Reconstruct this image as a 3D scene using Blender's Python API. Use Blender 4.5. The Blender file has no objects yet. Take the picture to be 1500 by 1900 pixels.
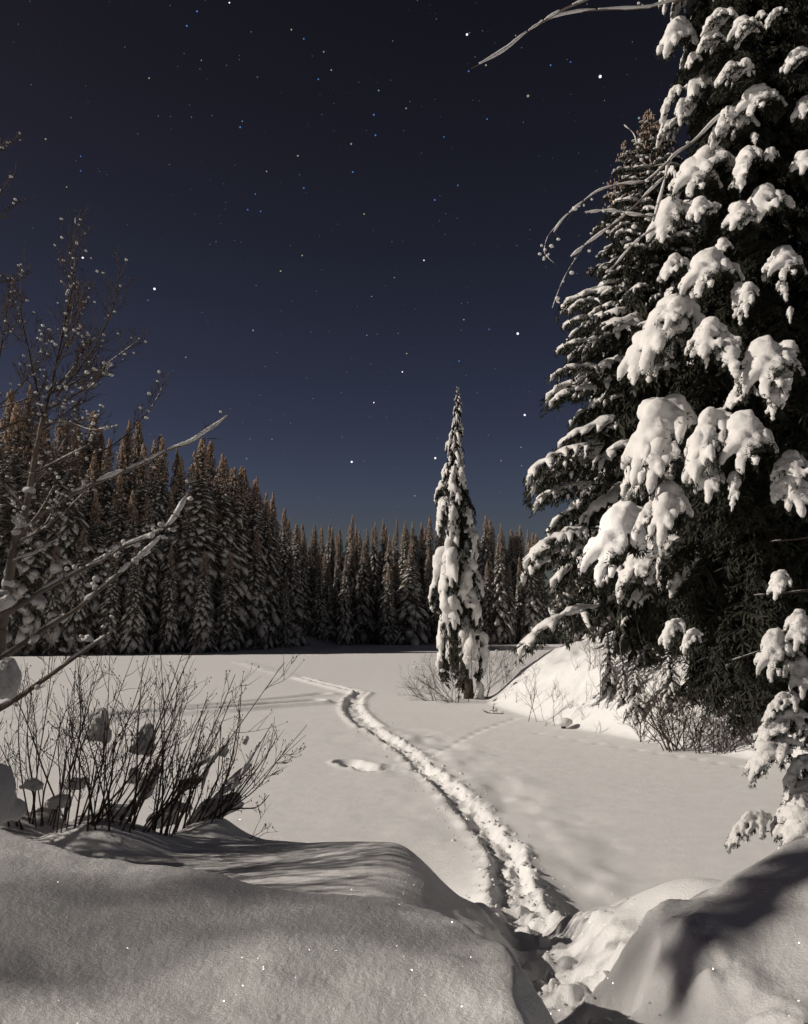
import bpy, bmesh, math, random
import numpy as np
from mathutils import Vector

# ------------------------------------------------------------------ camera, sky, moon, exposure
scene = bpy.context.scene
COL = scene.collection
F = 1450.0                                  # focal length in photo pixels (photo 1500 x 1900)
PITCH = math.radians(7.85)
CAMZ = 4.0
cam_d = bpy.data.cameras.new('camera'); cam = bpy.data.objects.new('camera', cam_d); COL.objects.link(cam)
cam.location = (0, 0, CAMZ); cam.rotation_euler = (math.pi/2 + PITCH, 0, 0)
cam_d.sensor_fit = 'VERTICAL'; cam_d.sensor_height = 36.0; cam_d.lens = 36.0*F/1900.0
cam_d.clip_start = 0.05; cam_d.clip_end = 6000
scene.camera = cam

SUN = Vector((-1.0, -0.10, 0.0)).normalized(); SUN_EL = math.radians(29)
SUN = Vector((SUN.x*math.cos(SUN_EL), SUN.y*math.cos(SUN_EL), math.sin(SUN_EL)))
sd = bpy.data.lights.new('moon', 'SUN'); sd.energy = 3.9; sd.angle = math.radians(0.5); sd.color = (1.0, 0.905, 0.80)
so = bpy.data.objects.new('moon', sd); COL.objects.link(so)
so.rotation_euler = SUN.to_track_quat('Z', 'Y').to_euler()

w = bpy.data.worlds.new('World'); scene.world = w; w.use_nodes = True
nt = w.node_tree; N = nt.nodes; L_ = nt.links; N.clear()
def nd(t, **k):
    n = N.new(t)
    for a, b in k.items(): setattr(n, a, b)
    return n
out = nd('ShaderNodeOutputWorld'); bg = nd('ShaderNodeBackground')
sky = nd('ShaderNodeTexSky', sky_type='NISHITA', sun_disc=False)
sky.sun_elevation = SUN_EL; sky.sun_rotation = math.atan2(SUN.x, SUN.y)
tc = nd('ShaderNodeTexCoord'); sep = nd('ShaderNodeSeparateXYZ'); L_.new(tc.outputs['Generated'], sep.inputs[0])
ramp = nd('ShaderNodeValToRGB'); L_.new(sep.outputs['Z'], ramp.inputs[0])
cr = ramp.color_ramp; cr.interpolation = 'B_SPLINE'
stops = [(0.0, (1.2,1.05,1.15)), (.12, (1.02,.92,1.10)), (.25, (.75,.62,.78)), (.42, (.60,.44,.46)), (.60, (.46,.29,.27)), (.75, (.39,.24,.22)), (1.0, (.37,.22,.20))]
cr.elements[0].position = 0; cr.elements[0].color = stops[0][1] + (1,)
cr.elements[1].position = 1; cr.elements[1].color = stops[-1][1] + (1,)
for p, c in stops[1:-1]:
    e = cr.elements.new(p); e.color = c + (1,)
mul = nd('ShaderNodeMix', data_type='RGBA', blend_type='MULTIPLY'); mul.inputs[0].default_value = 1
L_.new(sky.outputs[0], mul.inputs[6]); L_.new(ramp.outputs[0], mul.inputs[7])
# faint stars: tiny cells of the sky's direction
vor = nd('ShaderNodeTexVoronoi', feature='F1'); vor.inputs['Scale'].default_value = 140
L_.new(tc.outputs['Generated'], vor.inputs['Vector'])
lt = nd('ShaderNodeMath', operation='LESS_THAN'); lt.inputs[1].default_value = 0.075; L_.new(vor.outputs['Distance'], lt.inputs[0])
sc_ = nd('ShaderNodeSeparateColor'); L_.new(vor.outputs['Color'], sc_.inputs[0])
pw = nd('ShaderNodeMath', operation='POWER'); pw.inputs[1].default_value = 6.0; L_.new(sc_.outputs[0], pw.inputs[0])
m2 = nd('ShaderNodeMath', operation='MULTIPLY'); L_.new(pw.outputs[0], m2.inputs[0]); L_.new(lt.outputs[0], m2.inputs[1])
m3 = nd('ShaderNodeMath', operation='MULTIPLY'); m3.inputs[1].default_value = 11.0; L_.new(m2.outputs[0], m3.inputs[0])
cs = nd('ShaderNodeMix', data_type='RGBA'); L_.new(sc_.outputs[1], cs.inputs[0]); cs.inputs[6].default_value = (.35,.55,1,1); cs.inputs[7].default_value = (1,.86,.68,1)
st = nd('ShaderNodeMix', data_type='RGBA', blend_type='MULTIPLY'); st.inputs[0].default_value = 1
L_.new(cs.outputs[2], st.inputs[6]); L_.new(m3.outputs[0], st.inputs[7])
add = nd('ShaderNodeMix', data_type='RGBA', blend_type='ADD'); add.inputs[0].default_value = 1
L_.new(mul.outputs[2], add.inputs[6]); L_.new(st.outputs[2], add.inputs[7])
L_.new(add.outputs[2], bg.inputs[0]); bg.inputs[1].default_value = 0.020
L_.new(bg.outputs[0], out.inputs[0])
vs = scene.view_settings; vs.view_transform = 'Standard'; vs.look = 'None'; vs.exposure = 0; vs.gamma = 1; vs.use_curve_mapping = False

# ------------------------------------------------------------------ helpers
CP, SP = math.cos(PITCH), math.sin(PITCH)
def at(px, py, Y):
    """the point of the photo's pixel (px, py) that lies Y metres in front of the camera (along world Y)"""
    u = (px-750)/F; v = (950-py)/F
    d = np.array([u, CP - v*SP, SP + v*CP]); return np.array([0, 0, CAMZ]) + d*(Y/d[1])
def on(px, py, z=0.0):
    """where the pixel's ray meets height z"""
    u = (px-750)/F; v = (950-py)/F
    d = np.array([u, CP - v*SP, SP + v*CP]); return np.array([0, 0, CAMZ]) + d*((z-CAMZ)/d[2])
rng = np.random.default_rng(7); R = random.Random(11)

def mesh(name, V, T, smooth=True):
    V = np.ascontiguousarray(V, dtype=np.float32); T = np.ascontiguousarray(T, dtype=np.int32)
    me = bpy.data.meshes.new(name); k = T.shape[1]
    me.vertices.add(len(V)); me.vertices.foreach_set('co', V.ravel())
    me.loops.add(T.size); me.loops.foreach_set('vertex_index', T.ravel())
    me.polygons.add(len(T)); me.polygons.foreach_set('loop_start', np.arange(0, T.size, k, dtype=np.int32))
    me.polygons.foreach_set('use_smooth', np.full(len(T), smooth, dtype=bool))
    me.update(calc_edges=True); return me
def link(name, me, mat=None, parent=None, loc=None, rot=None, scale=None, kind=None):
    o = bpy.data.objects.new(name, me); COL.objects.link(o)
    if mat is not None and len(me.materials) == 0: me.materials.append(mat)
    if parent is not None: o.parent = parent
    if loc is not None: o.location = loc
    if rot is not None: o.rotation_euler = rot
    if scale is not None: o.scale = scale
    if kind: o['kind'] = kind
    return o
def thing(name, label, cat, loc=(0,0,0), group=None, rz=0, scale=1):
    o = bpy.data.objects.new(name, None); COL.objects.link(o); o.location = loc; o.rotation_euler = (0,0,rz)
    o.scale = (scale,)*3 if isinstance(scale, (int, float)) else scale
    o['label'] = label; o['category'] = cat
    if group: o['group'] = group
    return o
class MB:
    def __init__(s): s.V = []; s.T = []; s.n = 0
    def add(s, V, T):
        V = np.asarray(V, float); T = np.asarray(T, int)
        s.V.append(V); s.T.append(T + s.n); s.n += len(V)
    def arr(s): return np.concatenate(s.V), np.concatenate(s.T)
    def build(s, name, mat, parent=None, smooth=True, kind=None, origin=None):
        if not s.V: return None
        if name in ('snow_load', 'crown') and kind is None: kind = 'stuff'
        V, T = s.arr()
        if origin is not None: V = V - np.asarray(origin)
        return link(name, mesh(name, V, T, smooth), mat, parent, kind=kind)
def tube(P, r, n=6):
    P = np.asarray(P, float); m = len(P); r = np.broadcast_to(np.asarray(r, float), (m,))
    D = np.gradient(P, axis=0); D /= np.linalg.norm(D, axis=1, keepdims=True) + 1e-9
    ref = np.array([0.13, 0.31, 1.0]); ref = np.where(np.abs(D @ (ref/np.linalg.norm(ref)))[:, None] > .93, np.array([1.,.2,0]), ref)
    A = np.cross(D, ref); A /= np.linalg.norm(A, axis=1, keepdims=True) + 1e-9
    B = np.cross(D, A); th = np.arange(n)*2*np.pi/n
    V = P[:, None] + r[:, None, None]*(np.cos(th)[None, :, None]*A[:, None] + np.sin(th)[None, :, None]*B[:, None])
    V = V.reshape(-1, 3); i = np.arange(m-1)[:, None]*n; j = np.arange(n)[None]; j2 = (j+1) % n
    a, b, c, d = (i+j).ravel(), (i+j2).ravel(), (i+n+j2).ravel(), (i+n+j).ravel()
    T = np.concatenate([np.stack([a, b, c], 1), np.stack([a, c, d], 1)])
    V = np.vstack([V, P[0], P[-1]]); k = m*n
    e = np.arange(n); e2 = (e+1) % n
    T = np.concatenate([T, np.stack([np.full(n, k), e2, e], 1), np.stack([np.full(n, k+1), (m-1)*n+e, (m-1)*n+e2], 1)])
    return V, T
def resample(P, n):
    P = np.asarray(P, float); s = np.r_[0, np.cumsum(np.linalg.norm(np.diff(P, axis=0), axis=1))]
    t = np.linspace(0, s[-1], n); Q = np.stack([np.interp(t, s, P[:, k]) for k in range(3)], 1)
    for _ in range(2): Q[1:-1] = Q[1:-1]*.5 + (Q[:-2]+Q[2:])*.25
    return Q
_ico = {}
def ico(sub):
    if sub not in _ico:
        b = bmesh.new(); bmesh.ops.create_icosphere(b, subdivisions=sub, radius=1.0); b.verts.ensure_lookup_table()
        _ico[sub] = (np.array([v.co[:] for v in b.verts]), np.array([[v.index for v in f.verts] for f in b.faces])); b.free()
    return _ico[sub]
def hash2(i, j, s):
    h = (i.astype(np.int64)*374761393 + j.astype(np.int64)*668265263 + s*1442695041) & 0xffffffff
    h = ((h ^ (h >> 13))*1274126177) & 0xffffffff; h ^= h >> 16
    return h/4294967295.0
def vnoise(x, y, s=0):
    i = np.floor(x); j = np.floor(y); fx = x-i; fy = y-j; fx = fx*fx*(3-2*fx); fy = fy*fy*(3-2*fy)
    a = hash2(i, j, s); b = hash2(i+1, j, s); c = hash2(i, j+1, s); d = hash2(i+1, j+1, s)
    return (a*(1-fx)+b*fx)*(1-fy) + (c*(1-fx)+d*fx)*fy - .5
def fbm(x, y, o=3, s=0):
    t = 0; a = 1
    for k in range(o): t = t + a*vnoise(x*2**k + 17.3*k, y*2**k - 9.1*k, s+k); a *= .5
    return t
def sst(a, b, x):
    t = np.clip((x-a)/(b-a), 0, 1); return t*t*(3-2*t)
def seg_dist(x, y, P):
    """distance to a polyline, and arc length at the nearest point"""
    P = np.asarray(P, float)[:, :2]; best = np.full(x.shape, 1e9); arc = np.zeros(x.shape); s0 = 0; side = np.zeros(x.shape)
    for a, b in zip(P[:-1], P[1:]):
        d = b-a; l2 = d@d; t = np.clip(((x-a[0])*d[0] + (y-a[1])*d[1])/l2, 0, 1)
        ex = x-a[0]-t*d[0]; ey = y-a[1]-t*d[1]; q = np.hypot(ex, ey); m = q < best
        best = np.where(m, q, best); arc = np.where(m, s0 + t*math.sqrt(l2), arc)
        side = np.where(m, np.sign(d[0]*ey - d[1]*ex), side); s0 += math.sqrt(l2)
    return best, arc, side
def inside(x, y, P):
    c = np.zeros(x.shape, bool)
    for (x1, y1), (x2, y2) in zip(P, P[1:] + P[:1]):
        if y1 == y2: continue
        c ^= ((y1 > y) != (y2 > y)) & (x < (x2-x1)*(y-y1)/(y2-y1) + x1)
    return c

# ------------------------------------------------------------------ materials
def mat(name): m = bpy.data.materials.new(name); m.use_nodes = True; m.node_tree.nodes.clear(); return m, m.node_tree.nodes, m.node_tree.links
def snow_mat(name, col, s1, b1, s2, b2, glint=None, dist=1.0, sss=0.0, det=2):
    m, n, l = mat(name)
    o = n.new('ShaderNodeOutputMaterial'); p = n.new('ShaderNodeBsdfPrincipled'); t = n.new('ShaderNodeTexCoord')
    p.inputs['Roughness'].default_value = .75; p.inputs['Specular IOR Level'].default_value = .25
    if sss:
        p.inputs['Subsurface Weight'].default_value = 1.0; p.inputs['Subsurface Scale'].default_value = sss
        p.inputs['Subsurface Radius'].default_value = (1.0, .9, .85)
    a = n.new('ShaderNodeTexNoise'); a.inputs['Scale'].default_value = s1; a.inputs['Detail'].default_value = 3
    b = n.new('ShaderNodeTexNoise'); b.inputs['Scale'].default_value = s2; b.inputs['Detail'].default_value = det; b.inputs['Roughness'].default_value = .5 if det < 5 else .72
    l.new(t.outputs['Object'], a.inputs['Vector']); l.new(t.outputs['Object'], b.inputs['Vector'])
    r = n.new('ShaderNodeMix'); r.data_type = 'RGBA'; l.new(a.outputs['Fac'], r.inputs[0])
    r.inputs[6].default_value = tuple(c*.90 for c in col) + (1,); r.inputs[7].default_value = tuple(min(.92, c*1.07) for c in col) + (1,)
    l.new(r.outputs[2], p.inputs['Base Color'])
    bu = n.new('ShaderNodeBump'); bu.inputs['Distance'].default_value = b1; bu.inputs['Strength'].default_value = 1; l.new(a.outputs['Fac'], bu.inputs['Height'])
    bv = n.new('ShaderNodeBump'); bv.inputs['Distance'].default_value = b2; bv.inputs['Strength'].default_value = 1; l.new(b.outputs['Fac'], bv.inputs['Height'])
    l.new(bu.outputs[0], bv.inputs['Normal']); l.new(bv.outputs[0], p.inputs['Normal'])
    last = p.outputs[0]
    if glint:
        v = n.new('ShaderNodeTexVoronoi'); v.inputs['Scale'].default_value = glint; l.new(t.outputs['Object'], v.inputs['Vector'])
        lo = n.new('ShaderNodeMath'); lo.operation = 'LESS_THAN'; lo.inputs[1].default_value = .21; l.new(v.outputs['Distance'], lo.inputs[0])
        wn = n.new('ShaderNodeTexWhiteNoise'); l.new(v.outputs['Position'], wn.inputs['Vector'])
        sub = n.new('ShaderNodeVectorMath'); sub.operation = 'SUBTRACT'; sub.inputs[1].default_value = (.5,.5,.25); l.new(wn.outputs['Color'], sub.inputs[0])
        no = n.new('ShaderNodeVectorMath'); no.operation = 'NORMALIZE'; l.new(sub.outputs[0], no.inputs[0])
        g = n.new('ShaderNodeBsdfGlossy'); g.inputs['Roughness'].default_value = .22; g.inputs['Color'].default_value = (.95,.95,.95,1); l.new(no.outputs[0], g.inputs['Normal'])
        mx = n.new('ShaderNodeAddShader'); s = n.new('ShaderNodeSeparateColor'); l.new(v.outputs['Color'], s.inputs[0])
        gt = n.new('ShaderNodeMath'); gt.operation = 'GREATER_THAN'; gt.inputs[1].default_value = .45; l.new(s.outputs[2], gt.inputs[0])
        mm = n.new('ShaderNodeMath'); mm.operation = 'MULTIPLY'; l.new(gt.outputs[0], mm.inputs[0]); l.new(lo.outputs[0], mm.inputs[1])
        cm = n.new('ShaderNodeMix'); cm.data_type = 'RGBA'; cm.inputs[6].default_value = (0,0,0,1); cm.inputs[7].default_value = (.8,.8,.8,1); l.new(mm.outputs[0], cm.inputs[0]); l.new(cm.outputs[2], g.inputs['Color'])
        l.new(last, mx.inputs[0]); l.new(g.outputs[0], mx.inputs[1]); last = mx.outputs[0]
    l.new(last, o.inputs[0]); return m
def rough_mat(name, c1, c2, scale, bump=.01, rough=.85, translucent=False):
    m, n, l = mat(name)
    o = n.new('ShaderNodeOutputMaterial'); p = n.new('ShaderNodeBsdfPrincipled'); t = n.new('ShaderNodeTexCoord')
    a = n.new('ShaderNodeTexNoise'); a.inputs['Scale'].default_value = scale; a.inputs['Detail'].default_value = 4; l.new(t.outputs['Object'], a.inputs['Vector'])
    r = n.new('ShaderNodeMix'); r.data_type = 'RGBA'; l.new(a.outputs['Fac'], r.inputs[0]); r.inputs[6].default_value = c1 + (1,); r.inputs[7].default_value = c2 + (1,)
    l.new(r.outputs[2], p.inputs['Base Color']); p.inputs['Roughness'].default_value = rough; p.inputs['Specular IOR Level'].default_value = .2
    if bump:
        b = n.new('ShaderNodeBump'); b.inputs['Distance'].default_value = bump; l.new(a.outputs['Fac'], b.inputs['Height']); l.new(b.outputs[0], p.inputs['Normal'])
    l.new(p.outputs[0], o.inputs[0]); return m
SNOW_G = snow_mat('snow_ground', (.80,.80,.80), 3.0, .010, 60.0, .0105, glint=120.0, det=8)
SNOW_B = snow_mat('snow_on_boughs', (.72,.71,.70), 9.0, .03, 34.0, .014, det=6)
SNOW_F = snow_mat('snow_far', (.66,.63,.60), 6.0, .03, 25.0, .02)
SNOW_W = snow_mat('snow_flashlit', (.90,.90,.90), 9.0, .03, 40.0, .01)  # whiter base colour paints flashlight glare on one bough end
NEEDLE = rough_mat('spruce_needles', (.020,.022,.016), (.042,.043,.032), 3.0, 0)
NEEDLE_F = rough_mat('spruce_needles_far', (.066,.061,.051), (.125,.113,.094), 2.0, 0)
CONE = rough_mat('spruce_cones', (.26,.18,.135), (.40,.295,.225), 4.0, 0)
BARK = rough_mat('spruce_bark', (.035,.028,.023), (.085,.066,.052), 14.0, .02)
TWIG = rough_mat('shrub_bark', (.045,.033,.026), (.10,.075,.06), 30.0, .003)
BIRCH = rough_mat('pale_bark', (.11,.09,.078), (.24,.205,.175), 20.0, .01)

# ------------------------------------------------------------------ terrain
trk_far = [on(440,1228), on(480,1238), on(540,1255), on(600,1270), on(650,1282), on(668,1287)]
trk = [on(672,1286), on(656,1298), on(654,1316), on(668,1335), on(700,1358), on(730,1378), on(762,1398), on(785,1425), on(822,1455), on(862,1495), on(900,1540), on(938,1590)]
near_trk = [(1.34,9.6), (1.22,7.9), (1.05,6.4), (.86,4.8), (.72,3.6), (.70,2.4), (.70,-2)]
trk = [tuple(p[:2]) for p in trk] + near_trk
trk_side = [on(790,1428), on(760,1424), on(725,1424), on(700,1427), on(672,1422), on(645,1414)]
groove = [on(-60,1342), on(150,1338), on(280,1327), on(420,1318), on(500,1311), on(585,1305)]
groove2 = [on(-60,1333), on(150,1329), on(300,1318), on(470,1301), on(600,1288)]
faint = [on(805,1400), on(850,1375), on(900,1352), on(960,1332)]
PL = [(-40,6.2),(-12,4.9),(-4,4.45),(-2.3,4.2),(-1.3,3.9),(-.6,3.62),(-.05,3.62),(.22,3.45),(.46,3.05),(.62,2.6),(.68,2.2),(.62,1.7),(.62,-40),(-40,-40)]
PR = [(40,12),(12,7.4),(4,5.6),(2.6,4.9),(1.85,4.35),(1.30,3.96),(.94,3.66),(.74,3.1),(.78,2.3),(.76,-40),(40,-40)]
humps = [(on(60,1530,2.3),.9,.35,.08),(on(165,1528,2.3),.4,.25,.12),(on(215,1535,2.3),.34,.2,.12),(on(385,1508,2.3),.26,.22,.14),(on(300,1525,2.3),.24,.2,.08),(on(20,1500,2.3),.4,.3,.2),(on(430,1530,2.2),.25,.2,.06)]
def H(x, y):
    x = np.asarray(x, float); y = np.asarray(y, float); sh = x.shape
    x = x.ravel(); y = y.ravel()
    z = .05*fbm(x*.12, y*.3, 2, 5) + .012*fbm(x*.9, y*.9, 2, 6)
    # far shore
    ys = np.interp(x, [-400,-90,-60,-50,-38,-30,-24,-16,-5,12,24,60,140,400], [70,84,88,90,94,99,112,124,131,134,133,126,110,100]) + 2.5*fbm(x*.12, y*0, 2, 9)
    s = y-ys; s = s + 3.2*np.exp(-((x+20.5)/5)**2)*np.exp(-((y-112)/9)**2); sl = np.interp(x, [-60,-22,-10,60], [.20,.14,.05,.05])
    z += (1.9 + 1.3*fbm(x*.09, y*.05, 2, 13))*sst(0, 7, s) + sl*np.clip(s-3, 0, 70) + .5*fbm(x*.2, y*.2, 2, 12)*sst(0, 5, s)
    # wooded hillside on the right
    xt = np.interp(y, [-60,8,12,16,19,22.7,24.7,29.7,34,38.7,43,50,70,200], [60,30,20,15.2,12.2,10.4,9.0,6.2,4.9,3.9,4.6,10,40,60])
    d = np.clip(x-xt, 0, None); d = d*d/(d+.8)
    z += (3.4*(1-np.exp(-d/2.7)) + .04*d)*(1 + .0*x) + .5*fbm(x*.35, y*.35, 3, 21)*sst(.3, 3, d) + .20*fbm(x*1.3, y*1.3, 3, 22)*sst(.2, 1.5, d)
    # banks in the foreground
    yr = y < 30
    X, Y = x[yr], y[yr]; zz = z[yr]
    D, arc, side = seg_dist(X, Y, trk)
    ye = np.interp(X, [-30,-8,-3,-1.6,-.6,0,.6,1.6,2.4,6,30], [9.2,9.0,8.7,8.3,7.9,7.6,7.0,6.7,6.6,7.0,8]) + .35*fbm(X*.5, Y*0, 2, 31)
    ter = (2.16 - .05*np.clip(-X, 0, 2.5) + .10*fbm(X*.5, Y*.9, 2, 33))*(1-sst(ye-1.1, ye+3.6, Y))
    ramp_ = np.interp(Y, [-40,2.3,3.6,4.8,6.5,8,9.5,11,12.8,15], [2.38,2.36,2.34,2.02,1.55,1.12,.72,.40,.14,0])
    wv = sst(.10, 1.2, np.abs(X-np.interp(Y, [2.4,3.6,4.8,6.4,7.9,9.6,12.5], [.70,.72,.86,1.05,1.22,1.34,1.6])))
    nb = ramp_*(1-wv) + ter*wv
    nb += .05*np.sin(Y*4.2 + 1.3*X + 2*fbm(X*.6, Y*.6, 2, 35))*sst(4, 5, Y)*(1-sst(8, 10, Y))*np.exp(-((X-1.1)/1.6)**2)
    hollow = np.exp(-((X+.25)/.75)**2 - ((Y-4.75)/.42)**2); nb -= .42*hollow
    zz = zz + nb
    for c, sx, sy, hh in humps: zz += hh*np.exp(-(((X-c[0])/sx)**2 + ((Y-c[1])/sy)**2)**1.5)
    pl_h = 2.90 - .075*np.clip(X+1.2, -1.0, 2) + .13*fbm(X*.75+3, Y*1.1, 3, 41) + .012*fbm(X*5, Y*5, 2, 44)
    dl, _, _ = seg_dist(X, Y, PL); dl = np.where(inside(X, Y, PL), dl, -dl) + .03*fbm(X*2.2, Y*2.2, 2, 46)
    dr, _, _ = seg_dist(X, Y, PR); dr = np.where(inside(X, Y, PR), dr, -dr) + .05*fbm(X*2.3, Y*2.3, 2, 47)
    zz = zz + (pl_h-zz)*sst(-.30, .10, dl)
    wr = sst(-.50, .42, dr)
    pr_h = 2.97 - .17*(1-sst(.9, 2.1, X)) + .09*fbm(X*.8-7, Y*.7+3, 2, 51) + .008*fbm(X*4, Y*4, 2, 52)
    zz = zz + (pr_h-zz)*wr + .07*fbm(X*3.2, Y*3.2, 3, 54)*wr*(1-wr)*4
    # snow grain
    near = 1-sst(4, 9, np.hypot(X, Y))
    zz += near*.012*fbm(X*2.0+.6*Y, Y*7, 3, 65); zz += near*(.004*vnoise(X*75, Y*75, 61) + .006*fbm(X*9, Y*9, 3, 62))
    # footpath
    wd = .22 + .07*fbm(arc*1.5, arc*0, 2, 71) + .07*(1-sst(6, 14, Y))
    cut = 1-sst(wd*.55, wd*1.35, D); deep = np.where(Y < 13, .15, .11)
    zz -= deep*cut; zz += np.interp(Y, [3,5,9,14], [.08,.11,.14,.16])*fbm(X*5.5, Y*5.5, 4, 73)*(1-sst(wd, wd*np.where(side > 0, 2.3, 1.35), D))*np.where(side > 0, 1.1, .6)
    zz += .07*np.exp(-((D-wd*1.45)/.14)**2)*(.5+fbm(X*4, Y*4, 2, 74))
    k = np.round(arc/.41); al = arc-k*.41 + .16*(hash2(k, k*0, 9)-.5); off = D*side - .13*np.where(k % 2 == 0, 1, -1)
    zz -= .15*hash2(k, k*0, 5)**1.5*np.exp(-(al/.12)**2 - (off/.09)**2)
    z[yr] = zz
    m = (y >= 30) & (y < 75)
    if m.any():
        X, Y = x[m], y[m]; D, arc, side = seg_dist(X, Y, trk)
        zz = -.12*(1-sst(.2, .5, D)) + .18*fbm(X*3, Y*3, 2, 73)*(1-sst(.35, .6, D)) + .07*np.exp(-((D-.5)/.15)**2)
        D, arc, side = seg_dist(X, Y, trk_far); zz += .17*np.exp(-((D-.28)/.26)**2)*(.7+.6*fbm(arc*1.4, arc*0, 2, 75)) - .08*np.exp(-(D/.15)**2)
        z[m] += zz
    m = (y >= 15) & (y < 60)
    if m.any():
        X, Y = x[m], y[m]; D, arc, side = seg_dist(X, Y, trk_side)
        zz = -.26*(1-sst(.16, .50, D))*(.85+.5*fbm(arc*1.3, arc*0, 2, 77)) + .14*fbm(X*3.6, Y*3.6, 2, 78)*(1-sst(.3, .6, D)) + .05*np.exp(-((D-.42)/.12)**2)
        for g, dp in ((groove, .34), (groove2, .13)):
            D, arc, side = seg_dist(X, Y, g); fade = sst(0, 3, np.abs(arc[0])*0 + arc)
            zz += -dp*np.exp(-(D/.32)**2) + dp*.6*np.exp(-((D-.6)/.3)**2)
        D, arc, side = seg_dist(X, Y, faint); zz -= .06*np.exp(-(D/.14)**2)*(.5+np.sin(arc*7)*.5)
        z[m] += zz
    # small animal prints below the hillside, hollows around the path
    for i in range(11):
        p = on(1000+37*i, 1362+6.0*i); mm = (np.abs(x-p[0]) < .5) & (np.abs(y-p[1]) < .5)
        if mm.any(): z[mm] -= .06*np.exp(-((x[mm]-p[0])/.14)**2 - ((y[mm]-p[1])/.10)**2)
    mm = (y > 11) & (y < 30)
    if mm.any():
        X, Y = x[mm], y[mm]; D, arc, side = seg_dist(X, Y, trk)
        z[mm] += .10*fbm(X*1.3, Y*.9, 2, 81)*np.exp(-((D-1.0)/1.1)**2)*(.9+.5*np.tanh(D*side*2))
    return z.reshape(sh)
def hz(x, y): return float(H(np.array([x]), np.array([y]))[0])

def polar(rs, th):
    RR, TH = np.meshgrid(rs, th, indexing='ij'); x = RR*np.sin(TH); y = RR*np.cos(TH)
    V = np.stack([x, y, H(x, y)], -1).reshape(-1, 3); nr, na = len(rs), len(th)
    i = (np.arange(nr-1)[:, None]*na + np.arange(na-1)[None]).ravel()
    Q = np.stack([i, i+na, i+na+1, i+1], 1); return V, Q
rs = [0.45]
while rs[-1] < 55: rs.append(rs[-1]*1.0062)
while rs[-1] < 2600: rs.append(rs[-1]*1.022)
rs = np.array(rs)
th = np.concatenate([np.radians(np.linspace(-180, -40, 50)), np.radians(np.linspace(-39.8, 39.8, 520)), np.radians(np.linspace(40, 180, 50))])
V, Q = polar(rs, th)
ground = link('snow_ground', mesh('snow_ground', V, Q), SNOW_G); ground['kind'] = 'structure'
cap = np.array([[0, 0, V[0, 2]]]); na = len(th)
Vc = np.vstack([V[:na], [[0, 0, V[:na, 2].mean()]]]); Tc = np.stack([np.arange(na-1), np.arange(1, na), np.full(na-1, na)], 1)
c_ = link('snow_ground_centre', mesh('snow_ground_centre', Vc, Tc[:, ::-1]), SNOW_G); c_['kind'] = 'structure'; c_.parent = ground

# ------------------------------------------------------------------ bough templates
def fuse(spheres, voxel, target, amp, seed):
    """fuse snow lumps into one skin, thin it to about target triangles and roughen it"""
    b = MB(); I, T = ico(2)
    for c, r in spheres: b.add(I*np.asarray(r) + c, T)
    Vv, Tt = b.arr(); me = mesh('tmp', Vv, Tt); ob = bpy.data.objects.new('tmp', me); COL.objects.link(ob)
    m = ob.modifiers.new('r', 'REMESH'); m.mode = 'VOXEL'; m.voxel_size = voxel
    m = ob.modifiers.new('s', 'SMOOTH'); m.factor = .5; m.iterations = 3
    dg = bpy.context.evaluated_depsgraph_get(); ev = ob.evaluated_get(dg); n0 = len(ev.data.polygons)*2
    m = ob.modifiers.new('d', 'DECIMATE'); m.ratio = min(1, target/max(n0, 1))
    dg = bpy.context.evaluated_depsgraph_get(); ev = ob.evaluated_get(dg); m2 = ev.to_mesh(); m2.calc_loop_triangles()
    Vv = np.empty(len(m2.vertices)*3, np.float32); m2.vertices.foreach_get('co', Vv); Vv = Vv.reshape(-1, 3).astype(float)
    Nn = np.empty(len(m2.vertices)*3, np.float32); m2.vertices.foreach_get('normal', Nn); Nn = Nn.reshape(-1, 3)
    Tt = np.empty(len(m2.loop_triangles)*3, np.int32); m2.loop_triangles.foreach_get('vertices', Tt); Tt = Tt.reshape(-1, 3)
    ev.to_mesh_clear(); bpy.data.objects.remove(ob); bpy.data.meshes.remove(me)
    n = fbm(Vv[:, 0]*11 + Vv[:, 2]*5, Vv[:, 1]*11 - Vv[:, 2]*7, 3, seed); Vv += Nn*(n*amp)[:, None]
    return Vv, Tt
def blades(P, D, ln, wd, r):
    n = len(P); D = D/(np.linalg.norm(D, axis=1, keepdims=True)+1e-9)
    S = np.cross(D, r.normal(size=(n, 3))); S /= np.linalg.norm(S, axis=1, keepdims=True)+1e-9
    ln = np.broadcast_to(ln, (n,))[:, None]; wd = np.broadcast_to(wd, (n,))[:, None]
    mid = P + D*ln*.45
    V = np.stack([P, mid+S*wd, P+D*ln, mid-S*wd], 1).reshape(-1, 3); i = np.arange(n)*4
    return V, np.concatenate([np.stack([i, i+1, i+2], 1), np.stack([i, i+2, i+3], 1)])
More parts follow.
